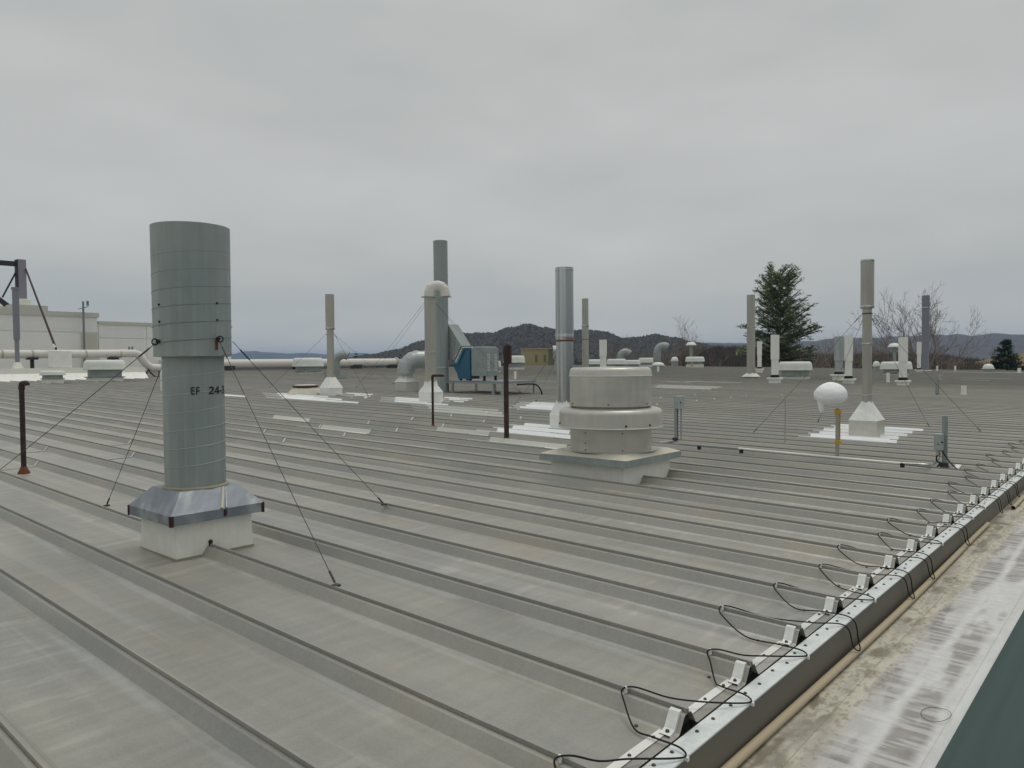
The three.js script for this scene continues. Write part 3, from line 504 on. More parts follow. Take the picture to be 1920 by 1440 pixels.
// white two-stage vent pipes
whiteVent('tall white vent pipe beside the wide pale ventilator', 1453, 15.5, 628, 674, 706, 721);
whiteVent('white vent pipe touching a greyer one, next to the slim steel stack', 1591, 15, 629, 677, 708, 722);
whiteVent('white vent pipe crossed by a guy wire', 1693, 16, 632, 679, 711, 725);
whiteVent('smaller white vent pipe beside the tall thin beige stack', 1424, 9, 640, 667, 690, 700);
whiteVent('grey-white vent pipe close behind a whiter one', 1573, 17, 631, 676, 700, 716, { mat: M.galv });
whiteVent('narrow pale vent pipe against the dark grey stack', 1723, 8, 641, 665, 692, 699);
whiteVent('square-looking white vent pipe rising behind the round fan', 1131, 14, 637, 668, 690, 700, { place: at(1131, 703) });
// goosenecks
{ const rgt = [sy, -cy];
  const p1 = at(629, 712); gooseneck('grey gooseneck vent behind the slim beige stack', p1, .26, .95, 1.0, M.galvDull, [sy + .3, -cy - .1], { sweep: 120, curb: .9 });
  const p2 = clampU(1163, 70); gooseneck('grey bent vent hood behind the row of ventilators', p2, .40, 1.25, 1.15, M.galvDull, rgt, { sweep: 140, curb: 1.2 });
  const p3 = at(1232, 694); gooseneck('bent vent hood on a long stem before a small white dome', p3, .38, 1.75, 1.3, M.galvDull, rgt, { sweep: 125, curb: 1.0 });
  const p4 = at(1052, 703); gooseneck('ribbed grey elbow vent half hidden by the bright steel stack', p4, .48, 1.2, 1.0, M.galv, [-sy, cy], { sweep: 100, curb: 1.2 });
}
// domes, T caps, stubs
function dome(label, x, w, yTop, yMid, yBase, place) { const p = place ?? at(x, yBase), g = thing('dome_vent', label, 'dome vent', P(p.u, p.v)), R = w * p.m / 2; const m = Math.max(.2, hAt(p, yMid)), t = hAt(p, yTop); part('dome', lathe([[R, m], [R * .96, m + (t - m) * .4], [R * .7, m + (t - m) * .8], [R * .35, t - .02], [.001, t]], 24), M.hoodWhite, g); part('drum', cyl(R * .95, R * .95, -.05, m, 24), M.galvDull, g); part('rim', cyl(R * 1.2, R * 1.2, m - .08, m - .02, 24), M.white, g); return g; }
dome('white dome vent on the far right roof edge', 1853, 18, 682, 690, 699);
dome('small white dome before the bent vent hood', 1234, 22, 679, 684, 694, at(1234, 697));
dome('white dome vent between the bent hood and the pale ventilator', 1265, 13, 669, 676, 684, clampU(1265, 84));
dome('white dome vent beside the dark grey stack', 1643, 12, 677, 685, 699);
function tcap(label, x, w, yTop, yLip, wStem, place) { const p = place, g = thing('capped_vent', label, 'capped vent', P(p.u, p.v)), R = w * p.m / 2; part('cap', lathe([[R * .9, hAt(p, yLip) - .05], [R, hAt(p, yLip)], [R * .6, hAt(p, yTop) - .05], [.001, hAt(p, yTop)]], 24), M.hoodWhite, g); part('stem', cyl(wStem * p.m / 2, wStem * p.m / 2, -.05, hAt(p, yLip), 18), M.galvDull, g); }
tcap('pale T-shaped capped vent rising behind the far ventilator', 1296, 20, 641, 647, 6, clampU(1296, 84));
tcap('pale wide-capped vent behind the white vent pipe with the wire', 1677, 24, 643, 650, 6, at(1677, 700));
stub('white pipe stub standing on the open roof beside a strut post', 1807, 9, 723, 743, M.cream);
stub('white pipe stub left of the white vent pipe with the wire', 1665, 6, 699, 719, M.cream);
stub('small white pipe stub near the far right edge', 1757, 3.6, 686, 697, M.cream, { group: 'small pipe stubs near the far right edge' });
stub('small white pipe stub near the far right edge', 1791, 3.6, 686, 697, M.cream, { group: 'small pipe stubs near the far right edge' });
stub('short white capped pipe at the far right corner', 1911, 6, 690, 700, M.cream);
stub('small tan pipe stub before the far ventilator', 1297, 4, 681, 691, M.tan);
stub('small white pipe stub before the bent vent hood', 1234, 4, 687, 698, M.white);
stub('short white pipe standing on the roof behind the platform', 966, 5, 696, 713, M.white);
// iron vent pipes
function ironPipe(label, x, w, yBase, yTop, bend, o = {}) {
  const p = at(x, yBase), g = thing('iron_pipe', label, 'vent pipe', P(p.u, p.v)), r = w * p.m / 2, h = hAt(p, yTop), d = new THREE.Vector3(sy, 0, cy), L = bend * p.m, q = (a, b) => d.clone().multiplyScalar(a).add(new THREE.Vector3(0, b, 0));
  part('riser', cyl(r, r, -.04, h - r * 2.2, 18), M.ironPipe, g);
  const pts = o.hook ? [q(0, h - r * 2.4), q(0, h - r * 1.4), q(r * .5, h - r * .5), q(r * 1.4, h - r * .4), q(L * .9, h - r), q(L, h - r * 2.4), q(L, h - o.hook)] : [q(0, h - r * 2.4), q(0, h - r * 1.5), q(r * .35, h - r * 1.05), q(r * 1.1, h - r), q(L - r, h - r), q(L, h - r * 1.15), q(L, h - r * 1.9)];
  part('elbow', tube(pts, r * 1.04, 30, 14, false, .3), M.ironPipe, g);
  part('fitting', cyl(r * 1.25, r * 1.25, h - r * 3.6, h - r * 2.2, 18), M.ironPipe, g);
  part('flashing', lathe([[r * 2.4, -.02], [r * 2.2, .02], [r * 1.5, .055], [r * 1.08, .09]], 20), M.rust, g);
  return g;
}
ironPipe('dark iron vent pipe with a short elbow top, beside the guy wire', 45, 9, 888, 714, 10);
ironPipe('thin dark iron pipe with a long bent arm before the double elbow stack', 812, 4.6, 803, 702, 20);
ironPipe('thick rusty iron pipe with a hooked top before the platform', 950, 9.5, 830, 647, 6, { hook: .32 });

// ------------------------------------------------------------------ electrical posts, conduit, blob post
function strutPost(label, x, yBase, yTop, w, boxes, o = {}) {
  const p = at(x, yBase), g = thing('strut_post', label, 'post', P(p.u, p.v)), s = w * p.m / 1.41, h = hAt(p, yTop), t = s * .14;
  part('post', [box(-s / 2, -s / 2 + t, -.04, h, -s / 2, s / 2), box(s / 2 - t, s / 2, -.04, h, -s / 2, s / 2), box(-s / 2 + t, s / 2 - t, -.04, h, -s / 2, -s / 2 + t)], M.galvDull, g);
  part('base_clamp', [rbox(.12, .05, .09, 0, .035, 0, .01), rbox(.04, .10, .10, -.03, .055, 0, .008)], M.wire, g);
  for (const [dx, yt, yb, bw, mat] of boxes) { const H0 = hAt(p, yb), H1 = hAt(p, yt), b = new THREE.Vector3(sy, 0, cy).multiplyScalar(dx * p.m).addScaledVector(new THREE.Vector3(-cy, 0, sy), .05); const k = part('electrical_box', T(new RoundedBoxGeometry(bw * p.m * .8, H1 - H0, bw * p.m * .7, 2, .008), b.x, (H0 + H1) / 2, b.z), mat ?? M.galv, g); part('knob', T(new THREE.SphereGeometry(.013, 10, 8), b.x - cy * bw * p.m * .5, (H0 + H1) / 2, b.z + sy * bw * p.m * .5), M.dark, k); }
  if (o.more) o.more(g, p); return g;
}
strutPost('grey strut post with an electrical box and hanging cables beside the eave', 1771, 882, 780, 11, [[-15, 812, 843, 20]], {
  more(g, p) {
    const q = (x, y, f = 0) => new THREE.Vector3(sy, 0, cy).multiplyScalar((x - 1771) * p.m).add(new THREE.Vector3(0, hAt(p, y), 0)).addScaledVector(new THREE.Vector3(-cy, 0, sy), .06 + f);
    part('flex_fitting', cyl(.018, .018, 0, .11, 12).translate(...q(1752, 852).toArray()), M.pvcTan, g);
    part('drop_cable', tube([q(1752, 850), q(1751, 862), q(1757, 868), q(1752, 876), q(1760, 886, .05), q(1780, 891, .1), q(1803, 893, .12)], .011, 40, 7), M.black, g);
    part('drop_cable', tube([q(1751, 830, .03), q(1762, 850, .04), q(1775, 868, .05), q(1792, 884, .08), q(1806, 892, .11), q(1828, 891, .13)], .0085, 40, 7), M.black, g);
    part('plate', (() => { const b = new THREE.BoxGeometry(.16, .012, .06); b.rotateZ(.2); return T(b, ...q(1790, 874).toArray()); })(), M.strap, g);
  }
});
strutPost('grey strut post with a small switch box behind the round fan', 1268, 832, 742, 8, [[5, 742, 766, 19]], { more(g, p) { part('conduit', bar(new THREE.Vector3(.06, .0, .06), new THREE.Vector3(.06, .62, .06), .014, 10), M.galv, g); part('brace', bar(new THREE.Vector3(-.02, .05, -.02), new THREE.Vector3(-.3, .03, -.15), .02, 8), M.galv, g); } });
strutPost('distant strut post with a small box on the open roof', 1757, 743, 706, 7, [[4, 703, 712, 8]]);
{ // conduit along the roof from post to post
  const g = thing('conduit', 'long galvanised conduit lying across the ribs between two posts', 'conduit', new THREE.Vector3());
  const a = at(1275, 832, .11), b = at(1385, 841, .11), c = at(1690, 869, .11), e = at(1745, 871, .11), e2 = at(1762, 860, .2);
  part('conduit_run', bar(P(a.u, a.v, .11), P(b.u, b.v, .11), .014, 10), M.galvDull, g);
  part('conduit_run', bar(P(b.u, b.v, .11), P(c.u, c.v, .11), .016, 10), M.strap, g);
  part('conduit_run', tube([P(c.u, c.v, .11), P((c.u + e.u) / 2, (c.v + e.v) / 2, .11), P(e.u, e.v, .11), P(10.93, 2.22, .14), P(10.93, 2.2, .28)], .015, 30, 10), M.steel, g);
  for (const x of [1311, 1390, 1692]) { const s = at(x, 840 + (x - 1311) * .085 - 3, .11); part('coupling', rbox(.05, .06, .05, ...P(s.u, s.v, .09).toArray(), .012), M.dark, g); }
}
{ // post with the white blob
  const p = at(1571, 868), g = thing('marker_post', 'metal marker post with yellow tape, topped by a white rounded blob with a drip', 'marker post', P(p.u, p.v)), H = y => hAt(p, y), k = p.m;
  part('post', [box(-.026, -.018, -.03, H(765), -.026, .026), box(-.018, .026, -.03, H(765), -.026, -.018)], M.alum, g);
  part('yellow_strip', box(.0265, .0335, H(832), H(770), -.022, .022), M.yellow, g);
  for (const y of [772, 829]) part('yellow_tag', rbox(.075, .055, .075, 0, H(y), 0, .006), M.yellow, g);
  part('base_clamp', rbox(.1, .06, .1, 0, .035, 0, .01), M.galvDull, g);
  const sg = new THREE.SphereGeometry(1, 72, 52), pa = sg.attributes.position, rt = new THREE.Vector3(sy, 0, cy);
  for (let i = 0; i < pa.count; i++) {
    let x = pa.getX(i), y = pa.getY(i), z = pa.getZ(i); const a = x * rt.x + z * rt.z, n = 1 + (fbm(x * 1.4 + 4, y * 1.4, z * 1.4, 3) - .5) * .14;
    let yy = y * (y < 0 ? .80 : 1) ; if (y > .5) yy += .12 * (y - .5); const drip = smooth(.24, .10, Math.hypot(a + .60, z * rt.x - x * rt.z)) * (y < 0 ? 1 : 0);
    pa.setXYZ(i, x * .218 * n, yy * .168 * n - drip * .13, z * .218 * n);
  }
  sg.computeVertexNormals(); const off = rt.clone().multiplyScalar(-14 * k);
  part('blob', T(sg, off.x, H(741), off.z), M.snow, g);
}
{ // thin cane pole
  const p = at(1472, 838), g = thing('cane_pole', 'thin pale pole with a hooked top standing on the roof', 'pole', P(p.u, p.v)), h = hAt(p, 741), rt = new THREE.Vector3(sy, 0, cy).multiplyScalar(-.055);
  const q = (a, y) => rt.clone().multiplyScalar(a).add(new THREE.Vector3(0, y, 0));
  part('pole', tube([q(0, 0), q(0, h * .5), q(0, h - .06), q(.3, h - .01), q(1, h), q(1.7, h - .02), q(2, h - .06)], .009, 50, 6), M.alum, g); part('base_clamp', rbox(.09, .06, .09, 0, .03, 0, .01), M.galvDull, g);
}

// ------------------------------------------------------------------ left: parapet, pipes, penthouses, steel frame
{
  const VW = 44.9, uR = atV(272, 705, VW).u, par = thing('parapet', 'long white membrane-covered parapet with a sloping foot', 'parapet wall', P(0, VW));
  const hT = atV(130, 690, VW).h;
  part('wall', box(-14, uR, -.1, hT, -1.2, 0), M.cream, par);
  part('cant_strip', (() => { const g = extrudeUV([[0, -.04], [-.55, -.04], [-.5, .05], [0, .42]], -14, uR); return g; })(), M.white, par);
  part('apron', box(-14, uR + .4, .0, .012, .5, 1.1), M.cream, par);
  // white block with a strut rod
  const p = atV(113, 690, VW + .6), blk = thing('anchor_block', 'white block on the parapet where the sloping steel rod ends', 'anchor block', P(p.u, p.v, hT - .003));
  const w = 40 * p.m / 1.3, h = atV(113, 657, VW + .6).h - hT; part('block', rbox(w, h, .9, 0, h / 2, 0, .05), M.white, blk);
  part('rod_socket', bar(new THREE.Vector3(-.1, h - .05, 0), new THREE.Vector3(-.32, h + .32, -.1), .08, 10), M.cream, blk);
  // grey-blue stack on the parapet
  const q = atV(33, 690, VW + .6), sg = thing('exhaust_stack', 'blue-grey stack rising from the white parapet', 'exhaust stack', P(q.u, q.v, hT - .003)), H = y => atV(33, y, VW + .6).h - hT, k = q.m / 2;
  part('foot', frustum(15 * q.m, 8 * q.m, 0, H(679)), M.cream, sg); part('duct', pipeWall(4 * k * 2 * .95, 4 * k * 2 * .95, H(680), H(634), 20), M.slate, sg); part('duct', pipeWall(6 * k * 2 * .9, 6 * k * 2 * .95, H(637), H(542), 20), M.slate, sg); part('rim', pipeWall(7 * k * 2 * .98, 7 * k * 2, H(543), H(539), 20), M.slate, sg);
  // cream pipe with an offset
  const VP = 47.2, Q = (x, y) => { const s = atV(x, y, VP); return P(s.u, s.v, s.h); };
  const cp2 = thing('cream_pipe', 'thick cream pipe running behind the parapet and dropping in an offset', 'pipe', new THREE.Vector3());
  part('pipe_run', tube([Q(-60, 664), Q(100, 664), Q(200, 663), Q(240, 662.5), Q(254, 662.5), Q(262, 667), Q(274, 683), Q(284, 689), Q(300, 690)], .235, 60, 16, false, .1), M.creamPipe, cp2);
  for (const x of [3, 60, 160, 225]) part('coupling', (() => { const c = Q(x, 663.5), t = cyl(.25, .25, -.05, .05, 18); t.rotateZ(Math.PI / 2); return T(t, ...c.toArray()); })(), M.creamDirty, cp2);
  for (const x of [212, 60]) { const c = Q(x, 671), f = P(atV(x, 671, VP).u, VP, 0); part('pipe_support', [rbox(.5, .12, .5, c.x, c.y - .04, c.z), box(c.x - .08, c.x + .08, f.y - .2, c.y, c.z - .08, c.z + .08)], M.darkBeam, cp2); }
  part('vent_nipple', [bar(Q(242, 661), Q(242, 650), .06, 8), bar(Q(248, 661), Q(248, 650), .06, 8)], M.slate, cp2);
  // second, farther pipe
  const V2 = 60, Q2 = (x, y) => { const s = atV(x, y, V2); return P(s.u, s.v, s.h); };
  const c3 = thing('cream_pipe', 'long straight cream pipe on dark stands along the far roof edge', 'pipe', new THREE.Vector3());
  const A = Q2(300, 683), B = Q2(742, 678.5); part('pipe_run', bar(A, B, .36, 18), M.creamPipe, c3);
  for (const x of [427, 560, 668, 735]) { const c = Q2(x, 684); part('pipe_stand', box(c.x - .5, c.x + .5, SLOPE * V2 - .1, c.y, c.z - .3, c.z + .3), M.darkBeam, c3); }
  part('flange', (() => { const c = Q2(742, 678.5), t = cyl(.46, .46, -.12, .12, 20); t.rotateZ(Math.PI / 2); return T(t, ...c.toArray()); })(), M.creamDirty, c3);
  const lw = thing('low_wall', 'low grey wall below the far cream pipe', 'wall', P(0, RIDGE - .6)); { const a = atV(300, 690, RIDGE).u, b = atV(600, 690, RIDGE).u; part('wall', box(a, b, -.1, .35, -.5, 0), M.slate, lw); }
  const ew = thing('equipment_housing', 'white box between the far cream pipe and the fat elbow duct', 'housing', (() => { const s = atV(757, 688, 60); return P(s.u, s.v); })()); part('body', rbox(1.3, atV(757, 673, 60).h, 1.2, 0, atV(757, 673, 60).h / 2 - .03, 0, .05), M.white, ew);
  // cable bundle at the end of the offset pipe
  const c5 = Q(296, 697), cb = []; for (let i = 0; i < 20; i++) { const a = i * .8; cb.push(new THREE.Vector3(c5.x - .9 + .11 * i, c5.y - .1 + .24 * Math.sin(a), c5.z + .3 + .2 * Math.cos(a * 1.3))); }
  tag(part('cable_coil', tube(cb, .045, 90, 6), M.black, scene), 'black cable coil at the end of the offset cream pipe', 'cable');
  // white posts next to the big stack (electrical cabinet)
  const p6 = at(307, 735), wp = thing('white_post', 'white square post just left of the spiral duct stack', 'post', P(p6.u, p6.v)); part('post', rbox(.18, hAt(p6, 683), .18, 0, hAt(p6, 683) / 2 - .03, 0, .01), M.white, wp); part('joint_band', rbox(.19, .03, .19, 0, hAt(p6, 713), 0, .004), M.galvDull, wp);
}
{ // penthouses
  const wallTex = canvasTex(256, 256, (x, y) => { const n = fbm(x / 256 * 6, y / 256 * 6, 3, 4, 6, 6) - .5, s = fbm(x / 256 * 40, y / 256 * 2, 8, 3, 40, 2) - .5; return [229 + n * 12 + s * 8, 229 + n * 12 + s * 8, 225 + n * 12 + s * 8]; }, .2, .2);
  const wm = std(0xffffff, .85, 0, { map: wallTex });
  const V1 = 60.3, hh = (x, y, v = V1) => atV(x, y, v).h, U = (x, v = V1) => atV(x, 680, v).u;
  const b1 = thing('penthouse', 'cream panelled penthouse below the steel frame', 'building', P(0, V1)), u1 = U(185), t1 = hh(185, 587), tl = hh(100, 587);
  const T1 = t1;
  const jh = hh(120, 622); for (let k = 0; k < 5; k++) { const a = u1 - (k + 1) * 8, b = u1 - k * 8 - .015; part('wall_panel', box(a, b, -.3, jh - .03, -.3, 0), wm, b1); part('wall_panel', box(a, b, jh, T1 - .32, -.3, 0), wm, b1); }
  part('wall_core', box(u1 - 39, u1 - .03, -.3, T1 - .02, -12, -.06), wm, b1);
  part('coping', box(u1 - 40, u1 + .08, T1 - .34, T1, -12.1, .08), M.wallTrim, b1);
  part('raised_coping', box(U(22), U(92), T1 + .002, T1 + .36, -11.9, .07), M.wallTrim, b1);
  part('service_panel', box(U(153), u1 - .06, -.2, jh - .06, .0, .05), M.wallPatch, b1);
  const mast = U(153), ma = thing('antenna_mast', 'thin antenna mast against the cream penthouse', 'antenna', P(mast, V1 - .6)); part('mast', cyl(.09, .07, 0, hh(153, 566), 8), M.slate, ma); part('cross_arm', [bar(new THREE.Vector3(-.35, hh(153, 581), 0), new THREE.Vector3(.35, hh(153, 575), 0), .03), rbox(.14, .34, .14, .3, hh(153, 569), 0)], M.slate, ma);
  const V2 = 60.9, b2 = thing('penthouse', 'lower cream penthouse behind the spiral duct stack', 'building', P(0, V2)), ua = U(186, V2), ub = U(434, V2), t2 = hh(300, 606, V2);
  const n = 3, jv = hh(300, 635, V2); for (let k = 0; k < n; k++) { const a = ua + (ub - ua) * k / n + .02, b = ua + (ub - ua) * (k + 1) / n - .02; part('wall_panel', box(a, b, -.3, jv - .04, -.3, 0), wm, b2); part('wall_panel', box(a, b, jv, t2 - .22, -.3, 0), wm, b2); }
  part('wall_core', box(ua, ub, -.3, t2 - .02, -12, -.06), wm, b2); part('coping', box(ua, ub + .1, t2 - .24, t2, -12.1, .08), M.wallTrim, b2);
  // steel frame
  const fr = thing('steel_frame', 'steel frame of a column, beam and braces above the cream penthouse', 'steel frame', P(U(55), V1 + 1.2, T1 + .355)), B = T1 + .355, h = y => hh(55, y, V1 + 1.2) - B, X = x => atV(x, 540, V1 + 1.2).u - U(55);
  part('column', rbox(.52, h(488), .42, 0, h(488) / 2, 0, .02), M.steelBeam, fr);
  part('column_flange', rbox(.1, h(489), .46, -.30, h(489) / 2, 0, .01), M.darkBeam, fr);
  part('base_plate', rbox(.9, .5, .9, 0, .22, 0, .05), M.cream, fr);
  part('beam', rbox(9, .34, .3, -4.84, h(497), 0, .02), M.darkBeam, fr);
  part('brace', bar(new THREE.Vector3(-.3, h(510), 0), new THREE.Vector3(X(4), h(560), 0), .06), M.darkBeam, fr);
  part('tension_rod', bar(new THREE.Vector3(.25, h(505), .1), (() => { const s = atV(105, 654, 45.4); return P(s.u, s.v, s.h).sub(fr.position); })(), .06, 8), M.rustDark, fr);
  part('stub_beam', (() => { const b = new THREE.BoxGeometry(1.3, .3, .3); b.rotateZ(-.7); return T(b, X(3), h(568), 0); })(), M.darkBeam, fr);
}
{ // tan building beyond the ridge
  const s = far(1015, 668, 118), g = thing('tan_building', 'small tan building with a grey end beyond the roof ridge', 'building', new THREE.Vector3(s.x, -9, s.z)), k = 118 / F * 1.0, a = YAW - Math.PI / 2; g.rotation.y = -(Math.PI / 2 - YAW);
  const top = far(1015, 653, 118).y + 9; part('wall', box(-37 * k, 13 * k, 0, top - .15, -4, 0), M.tanBuilding, g); part('grey_end', box(13 * k + .01, 33 * k, 0, top - .2, -4, -.1), M.greyWall, g); part('roof_edge', box(-38 * k, 34 * k, top - .15, top, -4.2, .15), M.tan, g);
  for (const x of [-12, 4]) part('window', box(x * k, (x + 5) * k, top - 2.2, top - 1.0, 0, .03), M.greyWall, g);
}

// ------------------------------------------------------------------ land, hills, trees
const groundTex = canvasTex(512, 512, (x, y) => { const n = fbm(x / 512 * 12, y / 512 * 12, 3, 5, 12, 12) - .5, w = fbm(x / 512 * 30, y / 512 * 30, 9, 3, 30, 30) - .5; return [104 + n * 60 + w * 30, 92 + n * 46 + w * 26, 62 + n * 24 + w * 16]; }, 1, 1);
{
  const g = new THREE.PlaneGeometry(24000, 24000); g.rotateX(-Math.PI / 2); T(g, 0, -9.02, 0); const t = groundTex.clone(); t.repeat.set(120, 120); t.needsUpdate = true; struct('ground', g, std(0xb0aa98, .95, 0, { map: t }));
}
function interp(prof, x) { if (x <= prof[0][0]) return prof[0][1]; for (let i = 0; i < prof.length - 1; i++) if (x <= prof[i + 1][0]) { const t = (x - prof[i][0]) / (prof[i + 1][0] - prof[i][0]); return prof[i][1] + (prof[i + 1][1] - prof[i][1]) * (t * t * (3 - 2 * t)); } return prof[prof.length - 1][1]; }
// hill: ridge traced from the photograph at its own distance, with real slopes in front and behind
function hill(name, prof, dist, depth, mat, rough, seed, lower = 0) {
  const x0 = prof[0][0], x1 = prof[prof.length - 1][0], nx = Math.round((x1 - x0) / 6), nz = 22, pos = [], uv = [], idx = [];
  for (let i = 0; i <= nx; i++) {
    const px = x0 + (x1 - x0) * i / nx, R = far(px, interp(prof, px), dist), dir = new THREE.Vector3(R.x, 0, R.z).normalize(), top = R.y + 9 - lower;
    for (let k = 0; k <= nz; k++) { const t = k / nz * 1.6 - 1, dd = dist + t * depth, s = t <= 0 ? Math.pow(Math.cos(t * Math.PI / 2), 1.3) : Math.cos(t * Math.PI / 2), n = (fbm(px / 60 + seed, t * 6, seed, 4) - .5) * rough * (1 - Math.abs(t)); pos.push(dir.x * dd, -9.1 + top * s + (Math.abs(t) < .05 ? 0 : n), dir.z * dd); uv.push(px / 200, t * 3); }
  }
  for (let i = 0; i < nx; i++) for (let k = 0; k < nz; k++) { const a = i * (nz + 1) + k, b = a + nz + 1; idx.push(a, b, a + 1, b, b + 1, a + 1); }
  const g = new THREE.BufferGeometry(); g.setAttribute('position', new THREE.Float32BufferAttribute(pos, 3)); g.setAttribute('uv', new THREE.Float32BufferAttribute(uv, 2)); g.setIndex(idx); g.computeVertexNormals();
  const m = struct(name, g, mat); m.userData.grid = undefined; delete m.userData.grid; return { pos, nx, nz };
}
const wood = (base, seed) => canvasTex(512, 512, (x, y) => { const n = fbm(x / 512 * 90, y / 512 * 60, seed, 3, 90, 60) - .5, b = fbm(x / 512 * 10, y / 512 * 8, seed + 4, 4, 10, 8) - .5; return base.map((c, i) => c + n * 46 + b * [26, 20, 18][i]); });
const nearWood = std(0xffffff, 1, 0, { map: wood([78, 70, 68], 5) }), farWood = nearWood;
const HN = [[560, 690], [640, 677], [690, 670], [740, 661], [790, 645], [830, 636], [870, 631], [920, 630], [955, 620], [990, 614], [1020, 620], [1060, 627], [1095, 624], [1130, 627], [1170, 639], [1200, 637], [1228, 632], [1262, 638], [1310, 648], [1380, 668], [1440, 686]];
const HN2 = [[1240, 690], [1300, 664], [1350, 658], [1400, 658], [1440, 661], [1490, 668], [1550, 673], [1620, 672], [1690, 671], [1760, 674], [1820, 682], [1880, 692]];
hill('far_hill', [[300, 690], [400, 672], [430, 664], [465, 659], [500, 661], [540, 664], [580, 662], [620, 665], [650, 664], [680, 662], [720, 668], [780, 680], [850, 690]], 9000, 2600, farWood, 60, 1);
hill('far_hill', [[1180, 690], [1260, 660], [1330, 645], [1400, 645], [1460, 647], [1520, 641], [1580, 634], [1640, 633], [1700, 632], [1760, 629], [1790, 628], [1820, 630], [1850, 628], [1900, 627], [1960, 626], [2040, 634], [2140, 660]], 4600, 1800, farWood, 40, 2);
const h1 = hill('wooded_hill', HN, 1500, 700, nearWood, 16, 3, 4);
const fieldMat = std(0xffffff, .95, 0, { map: canvasTex(256, 256, (x, y) => { const n = fbm(x / 256 * 10, y / 256 * 16, 3, 4, 10, 16) - .5, r = smooth(.55, .7, fbm(x / 256 * 5, y / 256 * 12, 12, 3, 5, 12)); return [122 + n * 40 - r * 24, 104 + n * 30 - r * 20, 68 + n * 20 - r * 6]; }) });
hill('field', [[1480, 698], [1560, 691], [1660, 687], [1760, 683], [1820, 679], [1870, 672], [1910, 663], [1960, 658], [2050, 654]], 420, 200, fieldMat, 1.5, 4);
// trees on the near hill: rough crowns seen as one wood
function crownGeo(seed, n, sx, sy2) { const q = mulberry(seed), g = new THREE.IcosahedronGeometry(1, 1), p = g.attributes.position; const key = {}; for (let i = 0; i < p.count; i++) { const k = [p.getX(i), p.getY(i), p.getZ(i)].map(v => v.toFixed(3)).join(); key[k] ??= .72 + .5 * q(); p.setXYZ(i, p.getX(i) * key[k] * sx, p.getY(i) * key[k] * sy2, p.getZ(i) * key[k] * sx); } g.computeVertexNormals(); return g; }
function forest(name, label, prof, dist, depth, n, size, cols, seed, lower) {
  const q = mulberry(seed), im = new THREE.InstancedMesh(crownGeo(seed, 0, .5, .62), std(0xffffff, 1), n), m4 = new THREE.Matrix4(), c = new THREE.Color(), x0 = prof[0][0], x1 = prof[prof.length - 1][0];
  for (let i = 0; i < n; i++) { const px = x0 + (x1 - x0) * q(), t = i < n * .22 ? -.04 * q() : -.9 * Math.pow(q(), .8), R = far(px, interp(prof, px), dist), dir = new THREE.Vector3(R.x, 0, R.z).normalize(), dd = dist + t * depth, s = size * (.55 + .8 * q()), y = -9.1 + (R.y + 9 - lower) * Math.pow(Math.cos(t * Math.PI / 2), 1.3); m4.makeScale(s, s * (1 + .5 * q()), s); m4.setPosition(dir.x * dd, y + s * .25, dir.z * dd); im.setMatrixAt(i, m4); const k = cols[Math.floor(q() * cols.length)], b = .75 + .5 * q(); im.setColorAt(i, c.setRGB(k[0] * b, k[1] * b, k[2] * b)); }
  im.name = name; im.castShadow = im.receiveShadow = true; tag(im, label, 'forest', null, 'stuff'); scene.add(im);
}
forest('hillside_forest', 'bare grey-brown wood covering the near hill', HN, 1500, 700, 26000, 6.5, [[.078, .066, .066], [.068, .060, .062], [.09, .075, .068], [.05, .052, .05], [.034, .04, .036]], 5, 4);
// low rise of bare wood between the roof edge and the far right hill: thin upright twigs
hill('wooded_rise', HN2, 520, 240, nearWood, 4, 6, 5);
{
  const q = mulberry(66), n = 9000, pos = [];
  for (let i = 0; i < 26; i++) { const a = q() * 6.283, x = (q() - .5) * .5, z = (q() - .5) * .5, y0 = q() * .4, h = .35 + .6 * q(), w = .02 + .025 * q(), lx = Math.cos(a) * .28 * q(), lz = Math.sin(a) * .28 * q(), cx = Math.cos(a + 1.6) * w, cz = Math.sin(a + 1.6) * w; pos.push(x - cx, y0, z - cz, x + cx, y0, z + cz, x + lx, Math.min(1.1, y0 + h), z + lz); }
  const g = new THREE.BufferGeometry(); g.setAttribute('position', new THREE.Float32BufferAttribute(pos, 3)); g.computeVertexNormals();
  const im = new THREE.InstancedMesh(g, std(0xffffff, 1), n), m4 = new THREE.Matrix4(), c = new THREE.Color(), cols = [[.10, .085, .078], [.085, .072, .066], [.12, .095, .075], [.06, .06, .05], [.13, .085, .055], [.05, .056, .046]];
  for (let i = 0; i < n; i++) { const px = HN2[0][0] + (HN2[HN2.length - 1][0] - HN2[0][0]) * q(), t = i < n * .25 ? -.05 * q() : -.95 * Math.pow(q(), .8), Rr = far(px, interp(HN2, px), 520), dir = new THREE.Vector3(Rr.x, 0, Rr.z).normalize(), dd = 520 + t * 240, s = 7 * (.55 + .8 * q()), y = -9.1 + (Rr.y + 9 - 5) * Math.pow(Math.cos(t * Math.PI / 2), 1.3); m4.makeRotationY(q() * 6.28); m4.scale(new THREE.Vector3(s, s, s)); m4.setPosition(dir.x * dd, y - .4, dir.z * dd); im.setMatrixAt(i, m4); const k = cols[Math.floor(q() * cols.length)], b = .75 + .5 * q(); im.setColorAt(i, c.setRGB(k[0] * b, k[1] * b, k[2] * b)); }
  im.name = 'lowland_forest'; im.castShadow = im.receiveShadow = true; tag(im, 'bare brown wood on the low rise behind the pine', 'forest', null, 'stuff'); scene.add(im);
}

